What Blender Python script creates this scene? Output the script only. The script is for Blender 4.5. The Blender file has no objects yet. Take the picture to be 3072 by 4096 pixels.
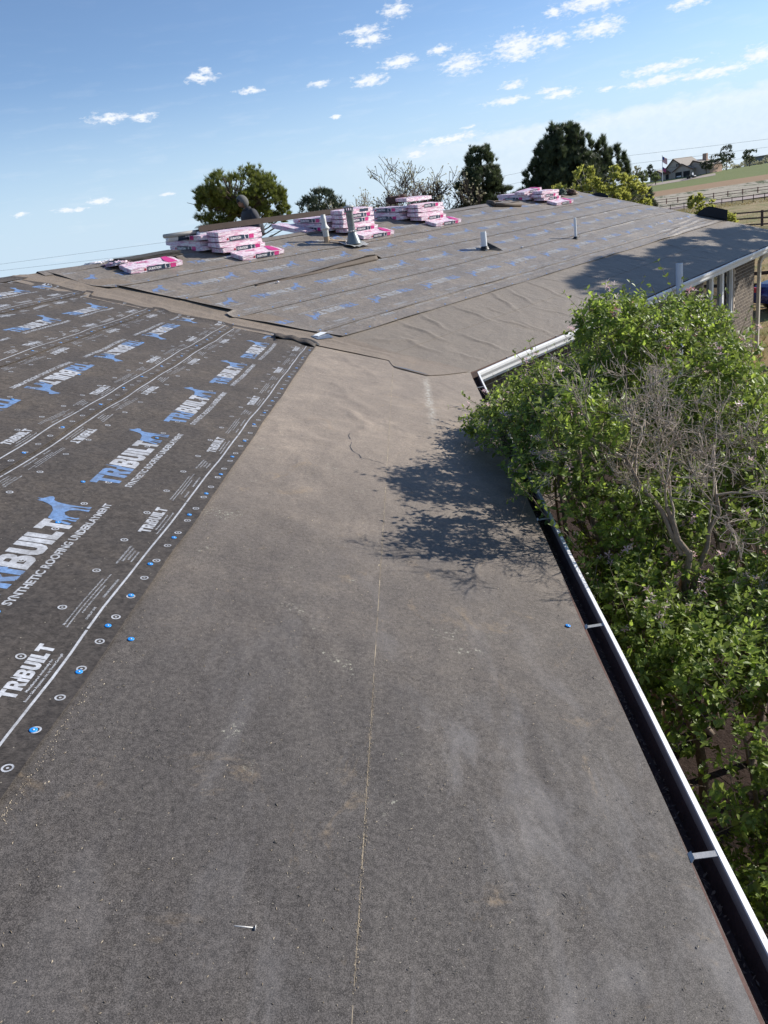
import bpy, bmesh, math, random
import numpy as np
from mathutils import Vector, Matrix, noise
R = math.radians
random.seed(7); rng = np.random.default_rng(7)
sc = bpy.context.scene
COL = sc.collection

# ------------------------------------------------------------------ camera
cam_d = bpy.data.cameras.new('camera'); cam = bpy.data.objects.new('camera', cam_d); COL.objects.link(cam)
_r = Vector((0.98887115, 0.0224685, -0.14706804)); _u = Vector((0.12897964, 0.36321023, 0.92273646)); _f = Vector((-0.07414912, 0.93143625, -0.35627014))
CAM = Vector((-0.60054, -9.46725, 1.89322))
cam.matrix_world = Matrix(((_r.x, _u.x, -_f.x, CAM.x), (_r.y, _u.y, -_f.y, CAM.y), (_r.z, _u.z, -_f.z, CAM.z), (0, 0, 0, 1)))
cam_d.sensor_fit = 'HORIZONTAL'; cam_d.sensor_width = 36; cam_d.lens = 34.90
cam_d.clip_start = 0.05; cam_d.clip_end = 12000
sc.camera = cam
# ------------------------------------------------------------------ light
SUN_AZ, SUN_EL = 66.0, 27.0
sun_dir = Vector((math.sin(R(SUN_AZ)) * math.cos(R(SUN_EL)), math.cos(R(SUN_AZ)) * math.cos(R(SUN_EL)), math.sin(R(SUN_EL))))
sd = bpy.data.lights.new('sun', 'SUN'); sd.energy = 5.0; sd.use_shadow = True; sd.angle = R(0.53); sd.color = (1.0, 0.95, 0.87)
so = bpy.data.objects.new('sun', sd); COL.objects.link(so); so.rotation_euler = (-sun_dir).to_track_quat('-Z', 'Y').to_euler()
so.location = (20, 10, 20)
sc.view_settings.view_transform = 'Standard'; sc.view_settings.look = 'None'; sc.view_settings.gamma = 1
sc.view_settings.use_curve_mapping = False; sc.view_settings.exposure = 0.42

# ------------------------------------------------------------------ node helper
class NT:
    def __init__(s, tree): s.t = tree
    def n(s, kind, ins=None, **props):
        nd = s.t.nodes.new(kind)
        for k, v in props.items(): setattr(nd, k, v)
        for k, v in (ins or {}).items():
            sock = nd.inputs[k]
            if hasattr(v, 'is_output') or isinstance(v, bpy.types.NodeSocket): s.t.links.new(v, sock)
            else: sock.default_value = v
        return nd
    def m(s, op, a, b=None, c=None, clamp=False):
        ins = {0: a}
        if b is not None: ins[1] = b
        if c is not None: ins[2] = c
        nd = s.n('ShaderNodeMath', ins, operation=op); nd.use_clamp = clamp
        return nd.outputs[0]
    def mix(s, fac, a, b):
        nd = s.n('ShaderNodeMix', data_type='RGBA')
        for sock, v in ((nd.inputs[0], fac), (nd.inputs[6], a), (nd.inputs[7], b)):
            if isinstance(v, bpy.types.NodeSocket): s.t.links.new(v, sock)
            else: sock.default_value = v if not isinstance(v, tuple) or len(v) == 4 else (*v, 1)
        return nd.outputs[2]
    def ramp(s, fac, stops):
        nd = s.n('ShaderNodeValToRGB', {0: fac}); cr = nd.color_ramp
        while len(cr.elements) < len(stops): cr.elements.new(0.5)
        for e, (p, c) in zip(cr.elements, stops):
            e.position = p; e.color = (c, c, c, 1) if not isinstance(c, tuple) else (*c[:3], 1)
        return nd.outputs[0]
    def noise(s, vec, scale, detail=4, rough=0.55, dist=0.0):
        return s.n('ShaderNodeTexNoise', {'Vector': vec, 'Scale': scale, 'Detail': detail, 'Roughness': rough, 'Distortion': dist}).outputs[0]
    def mapping(s, vec, scale=(1, 1, 1), rot=(0, 0, 0), loc=(0, 0, 0)):
        return s.n('ShaderNodeMapping', {'Vector': vec, 'Scale': scale, 'Rotation': rot, 'Location': loc}).outputs[0]

# ------------------------------------------------------------------ world: sky with clouds
world = bpy.data.worlds.new('World'); sc.world = world; world.use_nodes = True
wt = world.node_tree; wt.nodes.clear(); W = NT(wt)
sky = W.n('ShaderNodeTexSky', sky_type='NISHITA'); sky.sun_disc = False
sky.sun_elevation = R(SUN_EL); sky.sun_rotation = R(SUN_AZ); sky.altitude = 1500; sky.air_density = 1.0; sky.dust_density = 0.35; sky.ozone_density = 1.6
gen = W.n('ShaderNodeTexCoord').outputs['Generated']
sep = W.n('ShaderNodeSeparateXYZ', {0: W.n('ShaderNodeVectorMath', {0: gen}, operation='NORMALIZE').outputs[0]})
az = W.m('MULTIPLY', W.m('ARCTAN2', sep.outputs[0], sep.outputs[1]), 57.29578)
el = W.m('MULTIPLY', W.m('ARCSINE', sep.outputs[2]), 57.29578)
ae = W.n('ShaderNodeCombineXYZ', {0: az, 1: el, 2: 0.0}).outputs[0]
aes = W.mapping(ae, scale=(1, 2.3, 1))
warp = W.n('ShaderNodeTexNoise', {'Vector': aes, 'Scale': 0.9, 'Detail': 5, 'Roughness': 0.6})
woff = W.n('ShaderNodeVectorMath', {0: W.n('ShaderNodeVectorMath', {0: warp.outputs['Color'], 1: (0.5, 0.5, 0.5)}, operation='SUBTRACT').outputs[0], 1: (1.5, 0.62, 0)}, operation='MULTIPLY').outputs[0]
aew = W.n('ShaderNodeVectorMath', {0: ae, 1: woff}, operation='ADD').outputs[0]
fine = W.noise(aes, 2.1, 7, 0.60)
CL = [(-11.98, 10.63, 1.07, 0.32), (-11.61, 11.0, 0.5, 0.21), (-8.99, 9.52, 1.1, 0.2), (-18.43, 8.98, 1.51, 0.3), (-16.34, 8.82, 0.93, 0.25), (-20.35, 4.19, 0.93, 0.25), (-22.2, 3.95, 1.2, 0.16), (-25.39, 4.07, 0.61, 0.13), (-15.98, 4.13, 0.61, 0.16), (-4.23, 9.3, 0.8, 0.21), (-0.66, 11.84, 1.34, 0.36), (-0.67, 11.3, 1.28, 0.36), (-0.87, 9.06, 1.25, 0.42), (-3.48, 7.27, 0.45, 0.13), (1.37, 12.64, 1.03, 0.46), (13.77, 10.9, 2.4, 0.6), (11.34, 10.75, 0.62, 0.32), (14.13, 9.42, 1.7, 0.55), (11.36, 9.31, 1.1, 0.48), (9.03, 9.31, 1.9, 0.85), (5.33, 9.03, 1.5, 0.66), (3.94, 10.07, 0.75, 0.32), (1.27, 9.8, 1.34, 0.4), (19.45, 9.68, 1.25, 0.36), (23.41, 6.13, 1.07, 0.5), (8.48, 7.3, 0.93, 0.25), (8.02, 6.4, 1.6, 0.25), (11.57, 6.23, 1.16, 0.36), (10.8, 6.59, 0.68, 0.2), (14.42, 5.97, 0.75, 0.14), (17.82, 6.58, 2.6, 0.3), (17.53, 5.87, 2.1, 0.3), (20.91, 5.72, 2.4, 0.32), (4.08, 4.75, 2.3, 0.3), (1.68, 4.18, 0.9, 0.25), (5.42, 5.32, 0.5, 0.12),
      (-34, 7, 2.2, 0.6), (-42, 11, 3, 0.8), (33, 9, 2.6, 0.8), (41, 6, 3, 0.6), (52, 12, 3.5, 1.2), (-60, 8, 3.5, 0.8), (70, 7, 3, 0.8), (90, 12, 4, 1.2), (-85, 14, 4, 1.2), (120, 9, 4, 1), (150, 12, 4, 1.2), (-120, 10, 4, 1.1), (-155, 8, 4, 1)]
acc = None
for (ca, ce, wa, we) in CL:
    d = W.n('ShaderNodeVectorMath', {0: W.n('ShaderNodeVectorMath', {0: aew, 1: (ca, ce, 0)}, operation='SUBTRACT').outputs[0], 1: (1 / wa, 1 / we, 0)}, operation='MULTIPLY').outputs[0]
    l = W.m('SUBTRACT', 1.0, W.n('ShaderNodeVectorMath', {0: d}, operation='LENGTH').outputs['Value'])
    acc = l if acc is None else W.m('MAXIMUM', acc, l)
acc = W.m('MAXIMUM', acc, -1.0)
dens = W.m('ADD', acc, W.m('MULTIPLY', W.m('SUBTRACT', fine, 0.47), 2.7))
cum = W.ramp(W.m('MULTIPLY', dens, 0.5), [(0.0, 0.0), (0.16, 0.35), (0.42, 1.0)])
# low bank of thin cloud with a ragged top near five degrees, stronger round the sun's side
bankn = W.noise(aes, 0.55, 7, 0.6)
top = W.m('ADD', 3.9, W.m('MULTIPLY', bankn, 1.9))
bk = W.m('MULTIPLY', W.m('SUBTRACT', top, el), 1.6, clamp=True)
side = W.n('ShaderNodeMapRange', {'Value': az, 'From Min': -9.0, 'From Max': 11.0, 'To Min': 0.02, 'To Max': 0.36}, interpolation_type='SMOOTHSTEP').outputs[0]
edge = W.m('ADD', 1.0, W.m('MULTIPLY', W.n('ShaderNodeMapRange', {'Value': W.m('SUBTRACT', top, el), 'From Min': 0.2, 'From Max': 1.4, 'To Min': 0.75, 'To Max': 0.0}).outputs[0], 1.0))
bk = W.m('MULTIPLY', W.m('MULTIPLY', bk, side), edge)
wisp = W.m('MULTIPLY', W.ramp(W.noise(W.mapping(ae, scale=(0.22, 1.3, 1), rot=(0, 0, 0.06)), 1.3, 6, 0.6), [(0.52, 0.0), (0.8, 0.55)]), W.n('ShaderNodeMapRange', {'Value': el, 'From Min': 14.0, 'From Max': 3.0, 'To Min': 0.1, 'To Max': 0.8}).outputs[0])
fac = W.m('MAXIMUM', W.m('MAXIMUM', bk, W.m('MULTIPLY', cum, 0.93)), W.m('MULTIPLY', wisp, 0.5), clamp=True)
shade = W.noise(aew, 2.0, 3, 0.5)
ccol = W.mix(shade, (6.2, 6.7, 7.5), (8.5, 8.6, 8.8))
pale = W.n('ShaderNodeMapRange', {'Value': el, 'From Min': 0.0, 'From Max': 12.0, 'To Min': 0.95, 'To Max': 0.0}, interpolation_type='SMOOTHSTEP').outputs[0]
tint0 = W.n('ShaderNodeVectorMath', {0: sky.outputs[0], 1: (0.98, 1.05, 1.16)}, operation='MULTIPLY').outputs[0]
tint = W.mix(pale, tint0, (4.5, 5.8, 7.1))
bg = W.n('ShaderNodeBackground', {'Color': W.mix(fac, tint, ccol), 'Strength': 0.098})
wo = W.n('ShaderNodeOutputWorld', {0: bg.outputs[0]})

# ------------------------------------------------------------------ materials
def pbsdf(mat): return mat.node_tree.nodes['Principled BSDF']
def mat(name, col, rough=0.6, metal=0.0, var=0.12, vs=8.0, bump=0.0, bs=60.0, spec=0.5, alpha=None):
    m = bpy.data.materials.new(name); m.use_nodes = True; N = NT(m.node_tree); b = pbsdf(m)
    co = N.n('ShaderNodeTexCoord').outputs['Object']
    nz = N.noise(co, vs, 5, 0.6)
    c0 = tuple(max(0, c * (1 - var * 2)) for c in col); c1 = tuple(min(1, c * (1 + var * 2)) for c in col)
    m.node_tree.links.new(N.mix(nz, c0, c1), b.inputs['Base Color'])
    b.inputs['Roughness'].default_value = rough; b.inputs['Metallic'].default_value = metal
    b.inputs['Specular IOR Level'].default_value = spec
    if bump:
        bp = N.n('ShaderNodeBump', {'Height': N.noise(co, bs, 4, 0.6), 'Strength': bump, 'Distance': 0.01})
        m.node_tree.links.new(bp.outputs[0], b.inputs['Normal'])
    return m

def leafmat(name, c0, c1, trans=0.35, rough=0.5, spec=0.4):
    m = bpy.data.materials.new(name); m.use_nodes = True; t = m.node_tree; N = NT(t); b = pbsdf(m)
    g = N.n('ShaderNodeNewGeometry'); rp = g.outputs['Random Per Island']
    col = N.mix(rp, c0, c1)
    t.links.new(col, b.inputs['Base Color']); b.inputs['Roughness'].default_value = rough; b.inputs['Specular IOR Level'].default_value = spec
    tr = N.n('ShaderNodeBsdfTranslucent', {'Color': N.mix(0.5, col, tuple(min(1, x * 2.2) for x in c1))})
    mx = N.n('ShaderNodeMixShader', {0: trans, 1: b.outputs[0], 2: tr.outputs[0]})
    t.links.new(mx.outputs[0], t.nodes['Material Output'].inputs[0])
    return m

def roof_mat(name, base, dust, dust_sheen_amt, grain, rough, spec=0.35, far=False, fibre=False, dusty=(0.45, 0.72)):
    """asphalt felt or woven underlayment: grain, dust drifts, painted sheen, scuffs"""
    m = bpy.data.materials.new(name); m.use_nodes = True; t = m.node_tree; N = NT(t); b = pbsdf(m)
    co = N.n('ShaderNodeTexCoord').outputs['Object']
    if fibre:
        a1 = N.noise(N.mapping(co, scale=(60, 420, 60) if not far else (160, 200, 60), rot=(0, 0, 0 if not far else -0.67)), 1.0, 3, 0.7)
        a2 = N.noise(co, 34, 5, 0.72, 0.6)
        g = N.m('ADD', N.m('MULTIPLY', a1, 0.5), N.m('MULTIPLY', a2, 0.55))
        gcol = N.mix(N.ramp(g, [(0.33, 0.0), (0.75, 1.0)]), tuple(c * 0.45 for c in base), tuple(c * 1.75 for c in base))
    else:
        a1 = N.noise(co, 300, 3, 0.8); a2 = N.noise(co, 60, 3, 0.6)
        g = N.m('ADD', N.m('MULTIPLY', a1, 0.75), N.m('MULTIPLY', a2, 0.25))
        gcol = N.mix(N.ramp(g, [(0.42, 0.0), (0.58, 1.0)]), tuple(c * 0.50 for c in base), tuple(c * 1.55 for c in base))
    # soft large mottling
    mot = N.noise(co, 1.6, 5, 0.62)
    gcol = N.mix(N.ramp(mot, [(0.3, 0.0), (0.75, 0.55)]), gcol, tuple(c * 1.35 for c in base))
    # dust, streaked and patchy
    d1 = N.noise(N.mapping(co, scale=(1.0, 1.4, 1)), 1.1, 7, 0.68, 0.5)
    d2 = N.noise(co, 9, 6, 0.75)
    dm = N.m('MULTIPLY', N.ramp(d1, [(dusty[0], 0.0), (dusty[1], 1.0)]), N.ramp(d2, [(0.35, 0.15), (0.7, 1.0)]))
    # dust and painted grazing sheen both brighten with distance from the camera
    sp = N.n('ShaderNodeSeparateXYZ', {0: co})
    yy = N.n('ShaderNodeMapRange', {'Value': sp.outputs[1], 'From Min': -8.9, 'From Max': -3.6, 'To Min': 0.06, 'To Max': 1.0}, interpolation_type='SMOOTHSTEP').outputs[0]
    dm = N.m('MULTIPLY', N.m('ADD', N.m('MULTIPLY', dm, 0.65), N.m('MULTIPLY', yy, 0.62 if not fibre else 0.22)), N.m('MULTIPLY', yy, dust_sheen_amt), clamp=True)
    col = N.mix(dm, gcol, dust)
    col = N.mix(0.5, col, N.n('ShaderNodeVectorMath', {0: col, 1: N.mix(N.ramp(g, [(0.40, 0.0), (0.62, 1.0)]), (0.35, 0.35, 0.35), (1.75, 1.75, 1.75))}, operation='MULTIPLY').outputs[0])
    if not fibre and not far:
        sx = sp.outputs[0]; band = N.m('MULTIPLY', N.n('ShaderNodeMapRange', {'Value': sx, 'From Min': -1.5, 'From Max': -.75, 'To Min': .35, 'To Max': 1.0}).outputs[0], N.n('ShaderNodeMapRange', {'Value': sp.outputs[1], 'From Min': -5.6, 'From Max': -7.4, 'To Min': 0.0, 'To Max': 1.0}).outputs[0])
        sc1 = N.ramp(N.noise(N.mapping(co, scale=(2.6, 0.8, 1), rot=(0, 0, .12)), 1.7, 6, .62, .8), [(.50, 0.0), (.70, 1.0)])
        col = N.mix(N.m('MULTIPLY', N.m('MULTIPLY', band, sc1), .34), col, (.27, .26, .265))
        # chalky drip of old mortar along one line
        dx_ = N.m('ABSOLUTE', N.m('ADD', N.m('ADD', sx, .56), N.m('MULTIPLY', N.m('SUBTRACT', N.noise(N.mapping(co, scale=(0, 1, 0)), 3.0, 4, .6), .5), .10)))
        ch = N.m('MULTIPLY', N.n('ShaderNodeMapRange', {'Value': dx_, 'From Min': .05, 'From Max': .0}).outputs[0], N.ramp(N.noise(co, 26, 5, .8), [(.42, 0.0), (.6, 1.0)]))
        yb = N.m('MULTIPLY', N.n('ShaderNodeMapRange', {'Value': sp.outputs[1], 'From Min': -3.3, 'From Max': -2.3}).outputs[0], N.n('ShaderNodeMapRange', {'Value': sp.outputs[1], 'From Min': -.7, 'From Max': -1.2}).outputs[0])
        col = N.mix(N.m('MULTIPLY', N.m('MULTIPLY', ch, yb), .8), col, (.50, .49, .44))
        # ochre mud smears and a few pale droppings
        mud = N.m('MULTIPLY', N.ramp(N.noise(N.mapping(co, scale=(1.4, 1, 1), rot=(0, 0, .7)), 2.3, 5, .7, 1.2), [(.60, 0.0), (.72, 1.0)]), N.ramp(N.noise(co, 30, 4, .8), [(.4, 0.1), (.65, 1.0)]))
        col = N.mix(N.m('MULTIPLY', mud, .62), col, (.30, .215, .125))
        dr = N.m('MULTIPLY', N.ramp(N.noise(co, 3.1, 3, .6), [(.66, 0.0), (.70, 1.0)]), N.ramp(N.noise(co, 48, 4, .8), [(.56, 0.0), (.62, 1.0)]))
        col = N.mix(N.m('MULTIPLY', dr, .7), col, (.42, .41, .33))
    # pale flecks of grit and granules
    v = N.n('ShaderNodeTexVoronoi', {'Vector': co, 'Scale': 75 if not fibre else 30}, feature='F1')
    fl = N.m('LESS_THAN', v.outputs['Distance'], 0.075)
    fl = N.m('MULTIPLY', fl, N.m('GREATER_THAN', N.n('ShaderNodeSeparateXYZ', {0: v.outputs['Color']}).outputs[0], 0.55))
    v2 = N.n('ShaderNodeTexVoronoi', {'Vector': N.mapping(co, scale=(1, 2.6, 1), rot=(0, 0, 0.5)), 'Scale': 24}, feature='F1')
    fl2 = N.m('MULTIPLY', N.m('LESS_THAN', v2.outputs['Distance'], 0.06), N.m('GREATER_THAN', N.n('ShaderNodeSeparateXYZ', {0: v2.outputs['Color']}).outputs[0], 0.8))
    col = N.mix(N.m('MULTIPLY', N.m('MAXIMUM', fl, fl2), grain), col, (0.42, 0.38, 0.30))
    t.links.new(col, b.inputs['Base Color'])
    b.inputs['Roughness'].default_value = rough; b.inputs['Specular IOR Level'].default_value = spec
    hh = N.m('ADD', N.m('MULTIPLY', g, 0.5), N.m('ADD', N.m('MULTIPLY', N.noise(co, 3.2, 3, 0.5), 9.0 if not fibre else 6.0), N.m('MULTIPLY', N.noise(N.mapping(co, scale=(1.5, .8, 1), rot=(0, 0, .5)), 1.3, 3, 0.5, 0.7), (3.0 if far else 11.0) if not fibre else 5.0)))
    bp = N.n('ShaderNodeBump', {'Height': hh, 'Strength': 0.75, 'Distance': 0.0035 if not fibre else 0.004})
    t.links.new(bp.outputs[0], b.inputs['Normal'])
    return m

def print_mat(name, col):
    m = bpy.data.materials.new(name); m.use_nodes = True; t = m.node_tree; N = NT(t); b = pbsdf(m)
    co = N.n('ShaderNodeTexCoord').outputs['Object']
    g = N.m('ADD', N.m('MULTIPLY', N.noise(N.mapping(co, scale=(60, 420, 60)), 1.0, 3, 0.7), 0.45), N.m('MULTIPLY', N.noise(co, 38, 5, 0.75), 0.6))
    c = N.mix(N.ramp(g, [(0.34, 0.0), (0.66, 1.0)]), tuple(x * 0.42 + 0.008 for x in col), tuple(x * 1.25 for x in col))
    du = N.ramp(N.noise(co, 6.0, 6, 0.8), [(0.45, 0.0), (0.72, 0.6)])
    t.links.new(N.mix(du, c, (0.13, 0.115, 0.10)), b.inputs['Base Color']); b.inputs['Roughness'].default_value = 0.6
    b.inputs['Specular IOR Level'].default_value = 0.35
    return m

M = {}
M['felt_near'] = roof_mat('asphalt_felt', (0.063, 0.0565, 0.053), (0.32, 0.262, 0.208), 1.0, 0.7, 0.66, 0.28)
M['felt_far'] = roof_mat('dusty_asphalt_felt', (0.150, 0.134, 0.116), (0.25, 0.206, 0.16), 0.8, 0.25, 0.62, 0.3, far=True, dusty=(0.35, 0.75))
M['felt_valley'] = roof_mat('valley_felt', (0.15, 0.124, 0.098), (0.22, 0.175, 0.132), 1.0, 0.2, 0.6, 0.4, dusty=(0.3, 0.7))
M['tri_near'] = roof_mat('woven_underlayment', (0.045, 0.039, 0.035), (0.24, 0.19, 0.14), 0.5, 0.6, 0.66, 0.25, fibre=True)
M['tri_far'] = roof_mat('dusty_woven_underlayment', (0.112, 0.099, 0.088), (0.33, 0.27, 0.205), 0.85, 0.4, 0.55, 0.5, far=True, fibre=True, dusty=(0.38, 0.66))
M['ink_blue'] = print_mat('blue_ink', (0.15, 0.255, 0.46)); M['ink_grey'] = print_mat('grey_ink', (0.46, 0.475, 0.51)); M['ink_blue_far'] = print_mat('dusty_blue_ink', (0.17, 0.25, 0.44)); M['ink_grey_far'] = print_mat('dusty_grey_ink', (0.38, 0.38, 0.385))
M['deck'] = mat('roof_boards', (0.25, 0.19, 0.13), 0.8)
M['cap_blue'] = mat('blue_plastic_cap', (0.02, 0.26, 0.72), 0.35, var=0.05)
M['steel'] = mat('galvanised_steel', (0.50, 0.49, 0.47), 0.45, 0.35, bump=0.15)
M['drip'] = mat('brown_drip_edge', (0.16, 0.085, 0.062), 0.55, bump=0.2, bs=40)
M['gut_dark'] = mat('dark_gutter_inside', (0.070, 0.042, 0.038), 0.8, bump=0.5, bs=60, vs=14, var=0.3)  # darker brown on the trough's back, floor and lower front
M['plate'] = mat('grey_plate_metal', (0.40, 0.40, 0.38), 0.45, 0.2, vs=5, bump=0.2)
M['gut_in'] = mat('grey_gutter_inner_face', (0.34, 0.30, 0.28), 0.5, 0.0, vs=5, bump=0.2)
def chalky(name, col, under, amt):
    m = bpy.data.materials.new(name); m.use_nodes = True; t = m.node_tree; N = NT(t); b = pbsdf(m)
    co = N.n('ShaderNodeTexCoord').outputs['Object']
    v = N.noise(N.mapping(co, scale=(60, 14, 40)), 1.0, 5, 0.7, 0.4)
    t.links.new(N.mix(N.ramp(v, [(0.60, 0.0), (0.66, amt)]), col, under), b.inputs['Base Color']); b.inputs['Roughness'].default_value = 0.42
    return m
M['white_paint'] = chalky('weathered_white_paint', (0.78, 0.78, 0.77), (0.30, 0.29, 0.28), 0.85)
M['white_trim'] = mat('white_trim_paint', (0.74, 0.75, 0.76), 0.45, var=0.06)
M['beige_trim'] = mat('beige_downspout_paint', (0.55, 0.50, 0.42), 0.5, var=0.06)
M['pvc'] = mat('white_plastic_pipe', (0.72, 0.75, 0.78), 0.4, var=0.05)
M['pvc_old'] = mat('old_white_pipe', (0.55, 0.55, 0.52), 0.55, var=0.12, bump=0.1)
M['stain'] = mat('stained_flashing', (0.42, 0.30, 0.19), 0.6, var=0.3, vs=14)
M['galv_dark'] = mat('weathered_grey_metal', (0.16, 0.19, 0.20), 0.42, 0.35, var=0.2, vs=14, bump=0.15)
M['rubber'] = mat('black_rubber', (0.012, 0.012, 0.013), 0.5, bump=0.3)
M['wood_d'] = mat('dark_fence_wood', (0.075, 0.045, 0.038), 0.8, var=0.2)
M['wood_rb'] = mat('red_brown_fence_wood', (0.16, 0.085, 0.065), 0.8, var=0.2)

# ------------------------------------------------------------------ mesh helpers
def tag(o, label=None, cat=None, group=None, kind=None):
    if label: o['label'] = label
    if cat: o['category'] = cat
    if group: o['group'] = group
    if kind: o['kind'] = kind
    return o
def empty(name, loc=(0, 0, 0), rot=(0, 0, 0)):
    o = bpy.data.objects.new(name, None); COL.objects.link(o); o.location = loc; o.rotation_euler = rot; o.empty_display_size = 0.1; return o
def link(name, me, m, parent=None, smooth=False):
    o = bpy.data.objects.new(name, me); COL.objects.link(o)
    if m is not None:
        for x in (m if isinstance(m, (list, tuple)) else [m]):
            me.materials.append(x)
    if smooth: me.polygons.foreach_set('use_smooth', [True] * len(me.polygons))
    if parent is not None: o.parent = parent
    return o
def np_mesh(name, V, F):
    """V (n,3), F (m,k) -> mesh, fast"""
    V = np.asarray(V, np.float32); F = np.asarray(F, np.int32); k = F.shape[1]
    me = bpy.data.meshes.new(name); me.vertices.add(len(V)); me.vertices.foreach_set('co', V.ravel())
    me.loops.add(F.size); me.loops.foreach_set('vertex_index', F.ravel())
    me.polygons.add(len(F)); me.polygons.foreach_set('loop_start', np.arange(0, F.size, k, dtype=np.int32))
    me.polygons.foreach_set('use_smooth', [False] * len(F)); me.update(calc_edges=True); return me
class MB:
    def __init__(s): s.v = []; s.f = []; s.mi = []; s.cur = 0
    def add(s, vs, fs, mi=None):
        o = len(s.v); s.v += [tuple(v) for v in vs]; s.f += [tuple(i + o for i in f) for f in fs]; s.mi += [s.cur if mi is None else mi] * len(fs)
    def box(s, c, size, rot=None, mi=None):
        c = Vector(c); h = Vector(size) / 2; vs = []
        for x in (-1, 1):
            for y in (-1, 1):
                for z in (-1, 1):
                    p = Vector((x * h.x, y * h.y, z * h.z)); p = rot @ p if rot else p; vs.append(c + p)
        s.add(vs, [(0, 1, 3, 2), (4, 6, 7, 5), (0, 4, 5, 1), (2, 3, 7, 6), (0, 2, 6, 4), (1, 5, 7, 3)], mi)
    def tube(s, pts, rad, seg=8, cap=True, mi=None):
        pts = [Vector(p) for p in pts]; n = len(pts)
        if not isinstance(rad, (list, tuple)): rad = [rad] * n
        d = (pts[-1] - pts[0]); ref = Vector((0, 0, 1)) if abs(d.normalized().z) < 0.9 else Vector((1, 0, 0)); vs = []
        for i, p in enumerate(pts):
            t = (pts[min(i + 1, n - 1)] - pts[max(i - 1, 0)]).normalized(); a = t.cross(ref).normalized(); b = t.cross(a)
            for k in range(seg):
                an = 2 * math.pi * k / seg; vs.append(p + (a * math.cos(an) + b * math.sin(an)) * rad[i])
        fs = [(i * seg + k, i * seg + (k + 1) % seg, (i + 1) * seg + (k + 1) % seg, (i + 1) * seg + k) for i in range(n - 1) for k in range(seg)]
        if cap: fs += [tuple(range(seg))[::-1], tuple((n - 1) * seg + k for k in range(seg))]
        s.add(vs, fs, mi)
    def lathe(s, c, prof, seg=20, axis=None, mi=None):
        c = Vector(c); q = Vector((0, 0, 1)).rotation_difference(Vector(axis)) if axis is not None else None; vs = []
        for (r, z) in prof:
            for k in range(seg):
                an = 2 * math.pi * k / seg; p = Vector((r * math.cos(an), r * math.sin(an), z)); vs.append(c + (q @ p if q else p))
        n = len(prof); fs = [(i * seg + k, i * seg + (k + 1) % seg, (i + 1) * seg + (k + 1) % seg, (i + 1) * seg + k) for i in range(n - 1) for k in range(seg)]
        s.add(vs, fs, mi)
    def prism(s, poly, d, mi=None):
        """poly: 3-D loop, d: extrusion vector"""
        n = len(poly); d = Vector(d); vs = [Vector(p) for p in poly] + [Vector(p) + d for p in poly]
        fs = [tuple(range(n))[::-1], tuple(range(n, 2 * n))] + [(i, (i + 1) % n, n + (i + 1) % n, n + i) for i in range(n)]
        s.add(vs, fs, mi)
    def build(s, name, m, parent=None, smooth=False):
        me = bpy.data.meshes.new(name); me.from_pydata(s.v, [], s.f)
        o = link(name, me, m, parent, smooth)
        if any(s.mi): me.polygons.foreach_set('material_index', s.mi)
        me.update(); return o
def dup(o, parent=None):
    c = o.copy(); COL.objects.link(c)
    if parent is not None: c.parent = parent
    for ch in list(o.children): dup(ch, c)
    return c

# ------------------------------------------------------------------ roof geometry
S = 0.3115; RID = 6.368; B = R(38.413); TV = math.tan(B / 2)
eV = Vector((math.sin(B), math.cos(B), 0)); nV = Vector((-math.cos(B), math.sin(B), 0))
GZ = -2.9
NN = Vector((S, 0, 1)).normalized(); FN = (Vector((0, 0, 1)) - nV * S).normalized()
def roofz(x, y, k=0.012):
    a = -S * x; b = S * (nV.x * x + nV.y * y); m = np.maximum(a, b)
    z = m + k * np.log(np.exp((a - m) / k) + np.exp((b - m) / k))
    return np.where(z > S * RID, 2 * S * RID - z, z)
def nxy(run, y): return -run, y
def fxy(run, t): return eV.x * t + nV.x * run, eV.y * t + nV.y * run
def near(run, y, h=0.0):
    return Vector((-run, y, S * run if run < RID else 2 * S * RID - S * run)) + NN * h
def far(run, t, h=0.0):
    p = eV * t + nV * run; p.z = S * run if run < RID else 2 * S * RID - S * run; return p + FN * h

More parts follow.
